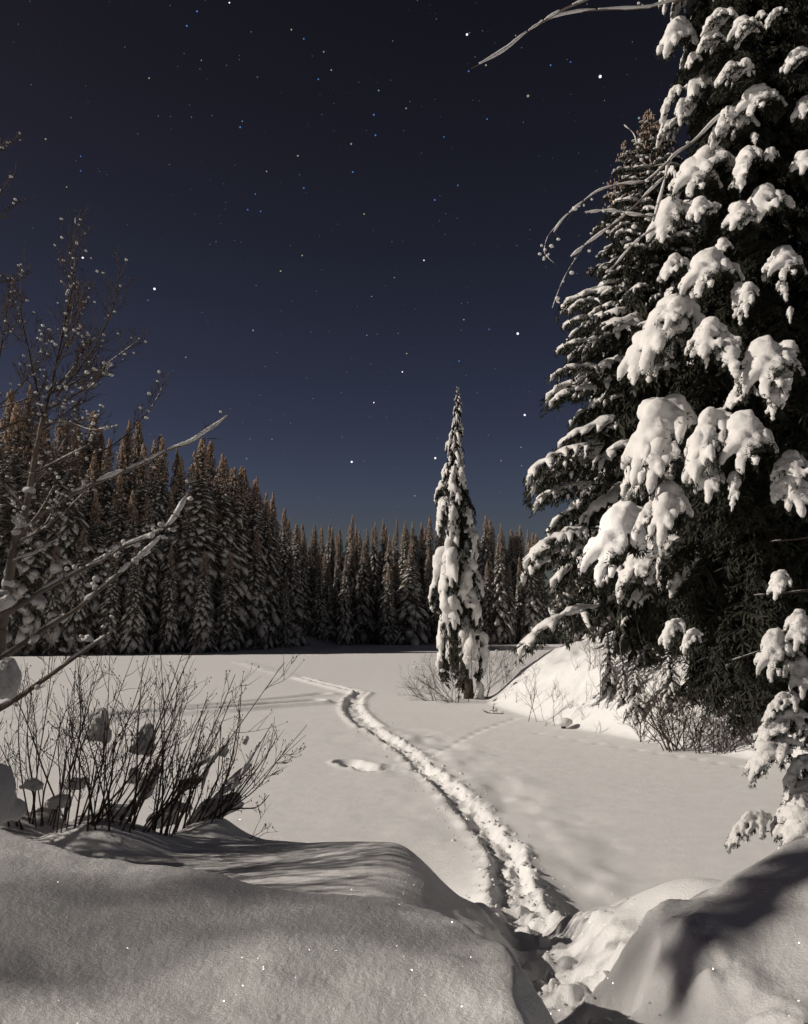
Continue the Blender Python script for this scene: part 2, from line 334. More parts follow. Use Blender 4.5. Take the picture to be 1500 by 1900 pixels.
def chains(style, r):
    """spine and side branches of one bough: lists of points, and the snow's radius along each"""
    out_ = []
    if style == 'heavy': drop, rise, spread, rs0, rs1, nside = .62, .16, .36, .105, .055, 8
    elif style == 'hang': drop, rise, spread, rs0, rs1, nside = 1.1, .12, .26, .10, .055, 6
    elif style == 'flat': drop, rise, spread, rs0, rs1, nside = .22, .07, .30, .035, .028, 9
    elif style == 'far': drop, rise, spread, rs0, rs1, nside = .45, .05, .34, .044, .034, 5
    else: drop, rise, spread, rs0, rs1, nside = .45, .05, .30, .052, .032, 7
    t = np.linspace(0, 1, 14); wob = r.normal(0, .03, 3)
    sp = np.stack([t*(1-.12*t*t), wob[0]*np.sin(3*t)+wob[1]*t, rise*np.sin(t*2.4)-drop*t**2.1], 1)
    rad = rs0*np.interp(t, [0, .25, .6, 1], [.35, .9, 1.15, .55])*(1+.25*r.normal(size=14).clip(-1, 1)); out_.append((sp, rad, 1))
    for k in range(nside):
        for sg in (-1, 1):
            t0 = .18 + .74*(k + r.uniform(-.3, .3))/nside; p0 = np.array([np.interp(t0, t, sp[:, a]) for a in range(3)])
            ln = spread*(1-.62*t0)*r.uniform(.65, 1.25); s = np.linspace(0, 1, 7)
            dx = r.uniform(.35, .8); q = p0 + np.stack([ln*dx*s, sg*ln*s*(1-.2*s), -ln*(.15*s + (drop*.9+.15)*s**2.2)], 1)
            rr = rs1*np.interp(s, [0, .5, 1], [1.0, 1.0, .45])*r.uniform(.7, 1.25); out_.append((q, np.full(7, 1.)*rr, 0))
            if style in ('heavy', 'hang') or r.random() < .5:      # fingers that hang from the ends
                for f in range(3 if style in ('heavy', 'hang') else 2):
                    e = q[r.integers(3, 7)]; g = np.linspace(0, 1, 4); fl = r.uniform(.035, .085)*(1.0 if style != 'flat' else .7)
                    out_.append((e + np.stack([fl*.3*g, sg*fl*.2*g, -fl*g], 1), rs1*np.array([.9,.85,.7,.5])*r.uniform(.35, 1.0), 2))
    for f in range(3 if style != 'flat' else 1):
        g = np.linspace(0, 1, 5); e = sp[-1-f]; fl = r.uniform(.05, .11)
        out_.append((e + np.stack([fl*.35*g, r.uniform(-.3,.3)*fl*g, -fl*g], 1), rs1*np.array([.95,.9,.75,.6,.4]), 2))
    return out_
def bough(style, seed, snow_t, nblade, voxel=.022, fol=1.0, patchy=0.0, bl=(.035,.095), bw=(.004,.009), poke=0):
    r = np.random.default_rng(seed); ch = chains(style, r); sph = []
    for P, rad, lv in ch:
        if patchy and lv == 0 and r.random() < patchy: continue
        if patchy and lv == 1: rad = rad*np.where(r.random(len(rad)) < patchy*.7, .45, 1.0)
        q = resample(P, max(3, int(len(P)*1.4))); rq = np.interp(np.linspace(0, 1, len(q)), np.linspace(0, 1, len(P)), rad)
        for c, a in zip(q, rq):
            a = a*r.uniform(.85, 1.2); sph.append((c + [0, 0, a*.55], (a*1.1, a*1.1, a*.9)))
    S = fuse(sph, voxel, snow_t, .042 if style in ('heavy', 'hang') else .012, seed)
    P = []; D = []
    tot = sum(len(c[0]) for c in ch if c[2] < 2)
    for Pc, rad, lv in ch:
        if lv == 2: continue
        n = max(1, int(nblade*len(Pc)/tot)); t = r.random(n)*(len(Pc)-1); i = np.clip(t.astype(int), 0, len(Pc)-2)
        p = Pc[i] + (Pc[i+1]-Pc[i])*(t-i)[:, None]; d = (Pc[i+1]-Pc[i]); d /= np.linalg.norm(d, axis=1, keepdims=True)+1e-9
        dd = d*r.uniform(.2, 1.0, (n, 1)) + r.normal(0, .45, (n, 3)) + np.array([0, 0, -.75 if style != 'flat' else -.45])
        P.append(p - [0, 0, .01]); D.append(dd)
    if poke:                                        # sprigs that show between and beside the pads of snow
        sd2 = [c for c in ch if c[2] == 0]
        for Pc, rad, lv in sd2:
            n = poke//len(sd2); t = r.random(n)*(len(Pc)-1); i = np.clip(t.astype(int), 0, len(Pc)-2); p = Pc[i] + (Pc[i+1]-Pc[i])*(t-i)[:, None]
            sg = np.sign(Pc[-1, 1]) or 1; P.append(p + r.normal(0, .012, (n, 3))); D.append(np.stack([r.uniform(-.2, 1, n), sg*r.uniform(.1, 1, n), r.uniform(-.5, .35, n)], 1)*1.6)
    if nblade > 200:
        for Pc, rad, lv in ch:                      # needles that stick out past the snow at the ends
            n = 14 if lv else 8; p = Pc[-1] + r.normal(0, .018, (n, 3)); d = Pc[-1]-Pc[-2]; d /= np.linalg.norm(d)+1e-9
            P.append(p); D.append(d*.7 + r.normal(0, .5, (n, 3)) + [0, 0, -.4])
    P = np.concatenate(P); D = np.concatenate(D); n = len(P)
    k = 1.0
    Fv = MB(); Fv.add(*blades(P, D, r.uniform(*bl, n)*fol, r.uniform(*bw, n)*fol, r))
    if nblade > 100:
        for Pc, rad, lv in ch:
            if lv < 2: Fv.add(*tube(Pc, np.linspace(.012 if lv else .006, .003, len(Pc)), 3))
    return Fv.arr(), S
T_HERO = [bough('heavy', 100+i, 3600, 1900, .018, patchy=.22, poke=420) for i in range(5)] + [bough('hang', 120+i, 3400, 1900, .018, patchy=.22, poke=380) for i in range(3)]
T_CEN = [bough('heavy', 140+i, 360, 320, .026, patchy=.5, bl=(.06,.14), bw=(.008,.016)) for i in range(4)] + [bough('hang', 150+i, 320, 280, .026, patchy=.5, bl=(.06,.14), bw=(.008,.016)) for i in range(3)]
T_FLAT = [bough('flat', 160+i, 340, 520, .014, patchy=.28, bl=(.03,.085), bw=(.005,.010)) for i in range(5)]
T_MED = [bough('med', 170+i, 150, 150, .03, patchy=.3, bl=(.05,.12), bw=(.009,.018)) for i in range(4)]
T_FAR = [bough('far', 180+i, 30, 46, .03, patchy=.25, bl=(.08,.20), bw=(.02,.04)) for i in range(5)]
T_BARE = [bough('heavy', 190+i, 40, 2400, .05, bl=(.03,.09), bw=(.005,.010)) for i in range(3)]

def rotmat(az, pitch, roll=0):
    ca, sa, cp, sp = math.cos(az), math.sin(az), math.cos(pitch), math.sin(pitch)
    Z = np.array([[ca,-sa,0],[sa,ca,0],[0,0,1]]); Y = np.array([[cp,0,-sp],[0,1,0],[sp,0,cp]])
    c, s = math.cos(roll), math.sin(roll); X = np.array([[1,0,0],[0,c,-s],[0,s,c]]); return Z@Y@X
def crown(h, rad, n, tmpl, r, z0=.06, pitch=(.5, -.25), snowp=.95, width=1.0, thick=1.0, core=.16, axis=None, lenj=(.75, 1.15), power=.85, cones=0):
    fo, sn, co = MB(), MB(), MB(); az = r.random()*6.28
    ax = axis or (lambda z: np.zeros(2))
    for i in range(n):
        q = (i + r.random())/n; t = z0 + (1-z0)*q**power; t = min(t, .992); az += 2.39996 + r.normal(0, .25)
        Lh = rad(t)*r.uniform(*lenj)*h; Lh = max(Lh, h*.006)
        p = pitch[1] + (pitch[0]-pitch[1])*t**1.6 + r.normal(0, .07)
        M = rotmat(az, p, r.normal(0, .15)); (fV, fT), (sV, sT) = tmpl[r.integers(len(tmpl))]
        o = np.array([*ax(t*h), t*h]); sc = np.array([Lh, Lh*width, Lh*thick])
        fo.add((fV*sc)@M.T + o, fT)
        if r.random() < snowp: sn.add((sV*sc + [0, 0, .004*h])@M.T + o, sT)
    if core:
        zz = np.linspace(z0*h, h*.97, 22); I, T = tube([[*ax(z), z] for z in zz], [max(.02, rad(z/h)*h*core*r.uniform(.8, 1.2)) for z in zz], 7)
        fo.add(I + r.normal(0, .0015*h, I.shape), T)
    if cones:
        I, T = ico(1)
        for i in range(cones):
            t = 1 - .20*r.random()**1.2; a = r.random()*6.28; q = rad(t)*h*r.uniform(.35, 1.1)
            s = h*.0036*r.uniform(.7, 1.3)
            co.add(I*[s, s, s*2.6] + [q*math.cos(a), q*math.sin(a), t*h - q*.25], T)
    return fo, sn, co

# ------------------------------------------------------------------ far forest
PROTO = []
def far_proto(seed, wid, dens, tm=None, snowp=.9):
    r = np.random.default_rng(seed); h = 20.0
    j = r.uniform(-.35, .15)
    rad = lambda t: wid*min(1, (1.01-t)/.85)**(.95+j)*(1+.10*math.sin(t*31+seed)+.06*math.sin(t*57))*(1 if t > .12 else .6+.4*t/.12)
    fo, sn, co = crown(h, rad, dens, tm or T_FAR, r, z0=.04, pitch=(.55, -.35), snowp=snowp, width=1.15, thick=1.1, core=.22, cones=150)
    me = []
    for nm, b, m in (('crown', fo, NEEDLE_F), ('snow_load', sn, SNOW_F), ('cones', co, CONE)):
        V, T = b.arr(); q = mesh(nm, V, T, nm != 'crown'); q.materials.append(m); me.append((nm, q))
    V, T = tube([[0, 0, -1], [0, 0, h*.5], [0, 0, h*.95]], [.22, .14, .03], 6); q = mesh('trunk', V, T); q.materials.append(BARK); me.append(('trunk', q))
    return me
for i, (wd_, dn) in enumerate([(.17,430),(.14,400),(.19,450),(.12,380),(.155,420),(.21,470),(.15,400),(.13,330)]): PROTO.append(far_proto(300+i, wd_, dn))
def plant_far(x, y, h, label, group, k=None, wide=1.0, sink=.3):
    k = R.randrange(len(PROTO)) if k is None else k; s = h/20.0
    t = thing('spruce_tree', label, 'tree', (x, y, hz(x, y)-sink), group, R.uniform(0, 6.28), (s*wide, s*wide, s))
    t.rotation_euler[0] = R.gauss(0, .015); t.rotation_euler[1] = R.gauss(0, .015)
    for nm, me in PROTO[k]:
        link(nm, me, parent=t, kind=None if nm == 'trunk' else 'stuff')
    return t
ORD = ['first','second','third','fourth','fifth','sixth','seventh','eighth','ninth','tenth','eleventh','twelfth','thirteenth','fourteenth','fifteenth','sixteenth','seventeenth','eighteenth','nineteenth','twentieth','twenty-first','twenty-second','twenty-third','twenty-fourth','twenty-fifth','twenty-sixth','twenty-seventh','twenty-eighth','twenty-ninth','thirtieth','thirty-first','thirty-second']
def height_for(px, py_top, Y, x):
    top = at(px, py_top, Y)[2]; return top - hz(x, Y) + .3
# left forest outline: tree tops traced from the photo (px, py, depth, width)
left_tops = [(-40,742,92,1.3),(5,748,92,1.4),(50,772,92,1.3),(100,775,94,1.0),(122,792,95,.9),(158,838,98,1.1),(185,815,99,.9),(215,812,99,1.0),(248,828,100,1.0),(272,818,101,.95),(288,815,102,.9),(325,850,102,1.0),(350,815,103,1.35),(402,845,106,1.1),(425,868,108,1.0),(441,868,109,.8),(459,890,112,.8),(488,915,116,.9),(506,915,117,.9),(528,945,122,.8),(548,972,127,.8)]
for i, (px, py, Y, wd_) in enumerate(left_tops):
    x = at(px, 1150, Y)[0]
    plant_far(x, Y, height_for(px, py, Y, x), 'cone tipped skyline spruce left of the lake, %s from the left edge' % ORD[i], 'skyline spruces left of the lake', wide=wd_*1.15)
n = 0
for row, (dy, hh, gap) in enumerate([(-7,11,58),(-3.5,16,40),(4,21,34)]):
    px = -30 + row*11; cnt = 0
    while px < 548:
        Y0 = np.interp(px, [-40,100,300,400,450,500,550], [97,99,103,107,112,118,128]); Y = Y0 + dy + R.uniform(-1.5, 1.5)
        x = at(px, 1150, Y)[0]; top = np.interp(px, [-40,0,100,350,400,450,500,550], [742,750,790,830,850,890,915,975])
        base = at(px, 1178, Y)[2]; frac = [.55,.78,.95][row]*R.uniform(.9, 1.04)
        hh_ = max(5, (at(px, top, Y)[2])*frac)
        plant_far(x, Y, hh_, ['low snowy spruce at the shaded foot of the left forest, %s from the left' % ORD[min(cnt, 31)],'snow dusted spruce in the middle of the left forest, %s from the left' % ORD[min(cnt, 31)],'tall spruce just behind the edge of the left forest'][row], ['low spruces along the left shore','middle spruces of the left forest','inner spruces of the left forest'][row], wide=R.uniform(.9, 1.25))
        px += gap*R.uniform(.7, 1.25); cnt += 1
# outside the frame on the left: they only shade the shore
for i in range(16):
    Y = 96 + R.uniform(0, 30); x = -56 - i*2.2 - R.uniform(0, 4)
    plant_far(x, Y, R.uniform(18, 24), 'spruce beyond the left end of the forest', 'spruces beyond the left end of the forest', wide=1.2)
# centre forest
i = 0; px = 560
cen = []
while px < 985:
    cen.append(px); px += R.uniform(14, 20)
tops_c = np.array([(560,985),(585,975),(610,982),(648,962),(668,975),(700,970),(714,962),(745,972),(756,960),(775,965),(800,960),(870,985),(905,955),(940,975),(985,985)])
for i, px in enumerate(cen):
    Y = 138 + R.uniform(-2, 2); x = at(px, 1150, Y)[0]; py = np.interp(px, tops_c[:, 0], tops_c[:, 1]) + R.uniform(-6, 8)
    plant_far(x, Y, height_for(px, py, Y, x), 'rusty tipped spruce on the far skyline, %s from where the forests meet' % ORD[i], 'skyline spruces beyond the lake', wide=R.uniform(.65, .9))
for row, (dy, fr, gap) in enumerate([(-4.5, (.45,.95), 22), (5, (.88,1.0), 20)]):
    px = 552 + row*9; cnt = 0
    while px < 1010:
        Y = 137 + dy + R.uniform(-1.5, 1.5); x = at(px, 1150, Y)[0]; full = height_for(px, 972, Y, x)
        plant_far(x, Y, full*R.uniform(*fr), ['snow speckled spruce at the front edge of the far forest, %s from the left' % ORD[min(cnt, 31)],'spruce inside the far forest behind the front rows'][row], ['front edge spruces of the far forest','inner spruces of the far forest'][row], wide=R.uniform(.8, 1.1))
        px += gap*R.uniform(.75, 1.25); cnt += 1
for i in range(24):     # behind the big trees on the right and past the frame
    Y = 134 + R.uniform(-4, 8); x = 24 + i*2.7
    plant_far(x, Y, R.uniform(17, 21), 'spruce of the far forest behind the big trees on the hillside', 'far spruces behind the hillside', wide=1.2)
# three standing out at the edge of the centre forest
for px, py, Y, wd_, lb in ((640,1030,127,.9,'single slim spruce standing before the far forest'),(722,1050,127,1.35,'broad based spruce at the far shore beside the central tree'),(760,1010,129,1.3,'broad grey spruce just behind the left side of the central tree')):
    x = at(px, 1150, Y)[0]; plant_far(x, Y, height_for(px, py, Y, x), lb, 'spruces at the far edge of the lake', wide=wd_)

for px, py, Y in ((545,1040,123),(560,1000,128),(575,1015,130),(592,1030,128),(610,1045,129),(532,1080,120)):
    x = at(px, 1150, Y)[0]; plant_far(x, Y, height_for(px, py, Y, x), 'shorter spruce in the dip where the left and far forests meet', 'shorter spruces where the two forests meet', wide=1.25)

# ------------------------------------------------------------------ the lone central spruce
def add_parts(t, parts):
    for nm, b, m, sm, kd in parts:
        if b.V: b.build(nm, m, t, sm, kd)
Yc = on(872,1296)[1]; base = np.array([on(874,1300)[0], Yc, 0]); base[2] = hz(base[0], base[1])
topc = at(856,716,Yc); hc = topc[2]-base[2]
ct = thing('spruce_tree', 'tall narrow spruce loaded with snow, standing alone by the shore in the centre', 'tree', tuple(base))
sil = [(716,2),(750,8),(790,14),(830,22),(850,24),(880,33),(910,42),(940,54),(965,38),(1000,50),(1040,62),(1080,72),(1120,66),(1160,74),(1190,64),(1215,30),(1240,16)]
def cr_rad(t):
    py = 1300 - t*584; return np.interp(py, [a for a, b in sil], [b for a, b in sil])/584.0
sway = lambda z: np.array([(856-874)/F*Yc*min(1, (z/hc)) + .10*math.sin(z*.9) - .25*math.sin(math.pi*min(1, z/hc)), 0])
r_ = np.random.default_rng(5)
fo, sn, co = crown(hc, cr_rad, 210, T_CEN, r_, z0=.11, pitch=(-.15, -.60), width=.95, thick=1.15, core=.30, axis=sway, lenj=(.7, 1.3), power=.85, snowp=.93)
f2, s2, _ = crown(hc, lambda t: cr_rad(t)*1.05, 130, T_MED, r_, z0=.15, pitch=(-.1, -.6), width=1.2, thick=1.2, core=0, axis=sway, snowp=.3)
fo.add(*f2.arr())
tr = MB(); zz = np.linspace(-.3, hc, 26); tr.add(*tube([[*sway(z), z] for z in zz], np.interp(zz, [-.3,0,.8,hc], [.34,.28,.20,.02]), 9))
add_parts(ct, [('crown', fo, NEEDLE, False, None), ('snow_load', sn, SNOW_B, True, None), ('trunk', tr, BARK, True, None)])
b = MB()
for q in range(16):      # dead snags on the lower trunk, snowy twigs at the left side
    z = hc*R.uniform(.1, .38); a = R.uniform(2.2, 4.2) if q % 2 else R.uniform(-1, 1); l = R.uniform(.9, 2.2)
    P = np.array([[*sway(z), z]]) + np.linspace(0, 1, 6)[:, None]*[l*math.cos(a), l*math.sin(a), -.1*l] + np.stack([np.zeros(6), np.zeros(6), .2*np.linspace(0, 1, 6)**2*l], 1)
    b.add(*tube(P, np.linspace(.02, .006, 6), 4))
add_parts(ct, [('dead_branches', b, BARK, True, 'stuff')])
I, T = ico(3); Vp = I*[.34, .30, .75]; Vp[:, :2] *= (1-.42*(I[:, 2:3]+.2)); Vp *= (1+.5*fbm(I[:, 0]*2+5, I[:, 2]*2, 3, 3))[:, None]
link('snow_pile', mesh('snow_pile', Vp + [.50, -.1, .20], T), SNOW_B, ct)

# ------------------------------------------------------------------ layered spruces on the hillside
def layered(name_label, px_top, py_top, px_base, Y, sil, n, seed, cones=220, lean=0, tm=None, hand=()):
    bx = at(px_base, 1250, Y)[0]; bz = hz(bx, Y) - .2; top = at(px_top, py_top, Y); h = top[2]-bz
    t = thing('spruce_tree', name_label, 'tree', (bx, Y, bz))
    pyb = 1150 + (CAMZ-bz)/Y*F
    def rad(q):
        py = pyb - q*(pyb-py_top); return np.interp(py, [a for a, b in sil], [b for a, b in sil])/(pyb-py_top)
    dx = top[0]-bx; ax = lambda z: np.array([dx*z/h, 0])
    r = np.random.default_rng(seed)
    fo, sn, co = crown(h, rad, n, tm or T_FLAT, r, z0=.09, pitch=(.42, -.26), width=.85, thick=1.0, core=.12, axis=ax, lenj=(.55, 1.08), power=.92)
    f2, _, _ = crown(h, lambda q: rad(q)*.72, int(n*.7), T_MED, r, z0=.09, pitch=(.2, -.6), width=1.5, thick=1.5, core=0, axis=ax, snowp=0); fo.add(*f2.arr())
    I, T = ico(1)
    for i in range(cones):
        q = 1-.17*r.random()**1.1; a = r.random()*6.28; d = rad(q)*h*r.uniform(.3, .95); s = .032*r.uniform(.8, 1.4)
        co.add(I*[s, s, s*2.6] + [ax(q*h)[0]+d*math.cos(a), d*math.sin(a), q*h - d*.1], T)
    for (px0, py0, px1, py1, wsc) in hand:
        p0 = at(px0, py0, Y-2.2) - [bx, Y, bz]; p1 = at(px1, py1, Y-3.2) - [bx, Y, bz]; d = p1-p0
        Lh = math.hypot(d[0], d[1]); az = math.atan2(d[1], d[0]); pit = math.atan2(d[2] + .16*Lh, Lh)
        (fV, fT), (sV, sT) = T_FLAT[r.integers(5)]; M = rotmat(az, pit); Ls = np.linalg.norm(d)*1.1
        fo.add((fV*[Ls, Ls*wsc, Ls*.9])@M.T + p0, fT); sn.add((sV*[Ls, Ls*wsc, Ls*1.0])@M.T + p0, sT)
    tr = MB(); zz = np.linspace(-.4, h, 24); tr.add(*tube([[*ax(z), z] for z in zz], np.interp(zz, [-.4,0,h], [.42,.34,.03]), 9))
    add_parts(t, [('crown', fo, NEEDLE, False, None), ('snow_load', sn, SNOW_B, True, None), ('cones', co, CONE, True, 'stuff'), ('trunk', tr, BARK, True, None)])
    return t
silA = [(205,4),(240,28),(300,62),(350,85),(420,115),(500,140),(560,170),(640,190),(720,205),(800,205),(880,250),(950,245),(1040,262),(1120,255),(1200,262),(1240,230),(1290,150)]
layered('very tall layered spruce with rusty top behind the big snow laden one', 1205, 208, 1240, 33, silA, 300, 61,
        hand=[(1120,825,975,885,1.1),(1140,850,985,900,1.0),(1110,980,968,1040,1.1),(1130,1010,965,1065,1.0),(1120,900,990,935,1.0),(1125,1125,962,1202,1.2),(1120,560,1056,572,1),(1120,595,1042,605,1),(1120,640,1030,650,1),(1130,690,1024,695,1),(1120,725,1018,745,1)], cones=420)
silB = [(260,3),(300,22),(360,42),(430,60),(520,80),(700,100),(900,120),(1200,130),(1290,80)]
layered('slimmer spruce whose rusty tip rises left of the tallest spruce top', 1160, 262, 1172, 35.5, silB, 150, 67, cones=120)
silC = [(560,3),(700,60),(900,140),(1200,200),(1290,120)]
layered('dark spruce on the hillside behind the big snow laden tree', 1420, 420, 1440, 36, silC, 120, 68, cones=0)

# ------------------------------------------------------------------ big snow laden spruce on the right
Yb = 24.0; TX = 1440; bx = at(TX, 1250, Yb)[0]; bz = hz(bx, Yb)-.3
big = thing('spruce_tree', 'huge near spruce with thick rounded snow pillows on drooping boughs', 'tree', (bx, Yb, bz))
tr = MB(); zz = np.linspace(-.5, 27, 28); tr.add(*tube([[0, 0, z] for z in zz], np.interp(zz, [-.5,0,27], [.55,.46,.05]), 12)); tr.build('trunk', BARK, big)
HM = []
for i, (f_, s_) in enumerate(T_HERO):
    a = mesh('bough', f_[0], f_[1], False); a.materials.append(NEEDLE); b = mesh('snow_load', s_[0], s_[1]); b.materials.append(SNOW_B)
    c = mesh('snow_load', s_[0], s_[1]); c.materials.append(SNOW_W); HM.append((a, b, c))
BM = []
for f_, s_ in T_BARE: a = mesh('bough', f_[0], f_[1], False); a.materials.append(NEEDLE); BM.append(a)
TIPS = []
for f_, s_ in T_HERO:
    V = s_[0]; TIPS.append((V[:, 0].max(), V[:, 2].min()))
def big_radius(py): return np.interp(py, [-300,0,130,250,340,420,520,600,900,1100,1300], [2.2,3.1,3.1,2.6,2.8,3.5,3.6,4.4,4.9,5.0,4.2])
def hand_bough(parent, org, Yt, TXp, rfun, px0, py0, px1, py1, k, wsc=1.0, flashlit=False, tsc=1.0, label=None):
    R_ = rfun(py1); dxp = (px1-TXp)/F*(Yt-R_*.7)
    dy = -math.sqrt(max(R_*R_-dxp*dxp, .3)); D = Yt+dy
    tip = at(px1, py1, D); m = D/F
    tx, tz = TIPS[k]; ratio = -tz*tsc/tx
    dx = (px1-px0)*m; dz = max((py1-py0)*m, .15)
    hl = max(dz/ratio, abs(dx)*1.02); cy = -math.sqrt(max(hl*hl-dx*dx, 0)); cy = max(cy, -1.4)
    hl = math.hypot(dx, cy); az = math.atan2(cy, dx); sc = hl/tx
    root = np.array([tip[0]-dx, tip[1]-cy, tip[2]+dz])
    szc = dz/(-tz); szc = min(max(szc, sc*.8), sc*1.22); root[2] = tip[2] - tz*szc
    a, b, c = HM[k]
    o = link('bough', a, parent=parent, loc=tuple(root-org), rot=(R.gauss(0, .08), 0, az), scale=(sc, sc*wsc*1.12, szc))
    s = link('snow_load', c if flashlit else b, parent=o)
    if label: o['label'] = label
    return o
hand = [
 (1420,20,1345,75,0,1.0),(1310,10,1232,100,1,.9),(1350,60,1275,105,2,.8),(1425,110,1248,222,3,.75),(1400,120,1315,160,4,.9),(1460,145,1375,215,0,1.2),(1425,195,1305,275,2,.9),
 (1395,255,1288,345,1,1.0),(1345,280,1275,365,0,1.15),(1440,245,1352,365,5,1.1),(1475,330,1403,412,3,1.1),(1300,350,1218,452,4,1.1),(1340,355,1290,410,1,.9),(1420,370,1345,430,2,1.0),
 (1290,465,1232,520,3,.9),(1400,460,1282,555,0,1.2),(1420,510,1375,590,6,1.0),(1300,545,1232,612,2,.9),(1345,555,1200,690,1,1.2),(1260,600,1168,715,4,1.1),(1360,585,1310,665,3,1.0),
 (1390,600,1350,705,7,1.2),(1500,570,1400,745,0,1.1),(1510,640,1440,760,5,1.0),(1330,745,1158,905,2,1.05),(1300,760,1205,915,1,.9),(1410,730,1275,900,3,1.0),(1350,790,1300,880,4,1.0),
 (1450,750,1368,880,0,1.15),(1480,700,1430,780,6,1.0),(1300,905,1222,1012,1,.9),(1340,855,1300,935,2,.9),(1385,870,1368,950,5,.8),(1500,840,1475,900,3,1.0),(1520,80,1450,130,1,1.0),
 (1530,170,1465,225,4,1.1),(1530,270,1478,325,2,1.0),(1510,450,1450,520,0,1.0),(1480,560,1465,600,7,.8),(1370,15,1290,60,3,.9),(1460,20,1400,60,5,1.0),(1250,300,1245,330,2,.5),
 (1240,940,1180,985,3,.9),(1480,1070,1425,1115,2,.9),(1280,1160,1225,1205,4,.9),(1310,1180,1262,1215,1,.8),(1500,880,1480,960,1,1.0)]
org = np.array([bx, Yb, bz])
for h_ in hand:
    sh = 16 if h_[3] < 300 else 6
    hand_bough(big, org, Yb, TX, big_radius, h_[0]+sh, h_[1], h_[2]+sh, h_[3], h_[4], h_[5]*(.58 if h_[0]-h_[2] > 100 and h_[3] < 300 else .8 if h_[0]-h_[2] > 110 else 1))
hand_bough(big, org, Yb, TX, big_radius, 1245, 955, 1112, 1090, 0, 1.0, flashlit=True, label='dazzling white bough end reaching out lowest on the left')  # its lamp glare is put into the whiter snow colour
# bare shaded boughs that fill the crown
r_ = np.random.default_rng(77); az = 0
for i in range(210):
    q = (i+r_.random())/210; z = .9 + q*25; az += 2.39996 + r_.normal(0, .2); py = 1150-(z+bz-CAMZ)/Yb*F
    l = big_radius(py)*.80*r_.uniform(.75, 1.0)*(.6 if q < .05 else 1)*(1.55 if math.cos(az) > .15 and py < 700 else 1)
    link('bough', BM[i % 3], parent=big, loc=(0, 0, z), rot=(0, r_.uniform(.05, .3), az), scale=(l, l*1.3, l*.9))
for i in range(24):
    z = 7 + 19*(i+r_.random())/24; a = r_.uniform(3.5, 4.7); py = 1150-(z+bz-CAMZ)/Yb*F; R0 = big_radius(py); l = R0*r_.uniform(.18, .30)
    A, B_, _ = HM[i % 8]; d = R0*r_.uniform(.62, .78)
    o = link('bough', A, parent=big, loc=(d*math.cos(a), d*math.sin(a), z), rot=(0, .1, a+r_.normal(0, .3)), scale=(l, l*1.1, l*r_.uniform(.8, 1.2))); link('snow_load', B_, parent=o)
# snow carrying boughs turned away from the camera and above the frame
for i in range(46):
    z = r_.uniform(3, 26); a = r_.uniform(-.3, 3.4); py = 1150-(z+bz-CAMZ)/Yb*F; R0 = big_radius(py); l = R0*.42
    A, B_, _ = HM[i % 8]; d = R0*.55
    o = link('bough', A, parent=big, loc=(d*math.cos(a), d*math.sin(a), z), rot=(0, .1, a), scale=(l, l*1.1, l)); link('snow_load', B_, parent=o)

# young fir at the right edge, just behind the right bank
Yf = 9.5; fx = at(1590, 1500, Yf)[0]; fz = hz(fx, Yf)-.1
fir = thing('young_fir', 'young fir half buried in snow at the right edge above the bank', 'tree', (fx, Yf, fz))
tr = MB(); tr.add(*tube([[0,0,-.3],[0,0,1.6],[0,0,3.9]], [.07,.05,.01], 7)); tr.build('trunk', BARK, fir)
frad = lambda py: np.interp(py, [1150,1250,1600], [.55,.8,1.1])
TXf = 1590
for h_ in [(1510,1195,1420,1268,0,.8),(1500,1300,1420,1345,3,.75),(1530,1235,1478,1300,2,.8),(1520,1350,1410,1395,1,.8),(1500,1405,1382,1452,2,.8),(1530,1420,1460,1470,4,.8),(1535,1470,1448,1580,5,1.4),(1440,1528,1355,1580,3,.7),(1545,1530,1490,1600,0,1.2),(1530,1150,1475,1210,2,.8)]:
    hand_bough(fir, np.array([fx, Yf, fz]), Yf, TXf, frad, h_[0], h_[1], h_[2], h_[3], h_[4], h_[5])
for i in range(90):
    z = r_.uniform(.2, 3.4); a = r_.uniform(0, 6.28); l = (1.35-.27*z)*r_.uniform(.65, 1.0)
    link('bough', BM[i % 3], parent=fir, loc=(0, 0, z), rot=(0, r_.uniform(0, .3), a), scale=(l, l*1.1, l))
for i in range(5):
    z = r_.uniform(.4, 3.0); a = r_.uniform(.2, 2.0); l = (1.15-.25*z); A, B_, _ = HM[i % 8]
    o = link('bough', A, parent=fir, loc=(0, 0, z), rot=(0, .1, a), scale=(l, l*1.1, l)); link('snow_load', B_, parent=o)

# small snowy firs under the big trees
def small_fir(px, py, Y, hpx, label, seed, wd_=.28):
    p = at(px, py, Y); z = hz(p[0], p[1]); h = hpx/F*Y; r = np.random.default_rng(seed)
    t = thing('young_fir', label, 'tree', (p[0], p[1], z-.05), 'small firs on the hillside')
    fo, sn, co = crown(h, lambda q: wd_*(1.02-q)**.8, 46, T_MED, r, z0=.08, pitch=(.3, -.4), width=1.3, thick=1.3, core=.2)
    tr = MB(); tr.add(*tube([[0,0,-.2],[0,0,h*.5],[0,0,h*.96]], [.05,.03,.01], 6))
    add_parts(t, [('crown', fo, NEEDLE, False, None), ('snow_load', sn, SNOW_B, True, None), ('trunk', tr, BARK, True, None)])
small_fir(1132,1282,30,120,'little snow covered fir alone on the sunny slope',1)
small_fir(1180,1290,28,110,'bushy little fir plastered with snow under the tall spruce',2,.36)
small_fir(1158,1285,29,85,'dark small fir between two whiter little firs',3,.3)
small_fir(1245,1300,27,120,'little fir with bluish white snow at the edge of the deep shade',4,.36)
small_fir(1440,1310,26,170,'small fir under the big tree at the right with snowy fingers',5,.4)
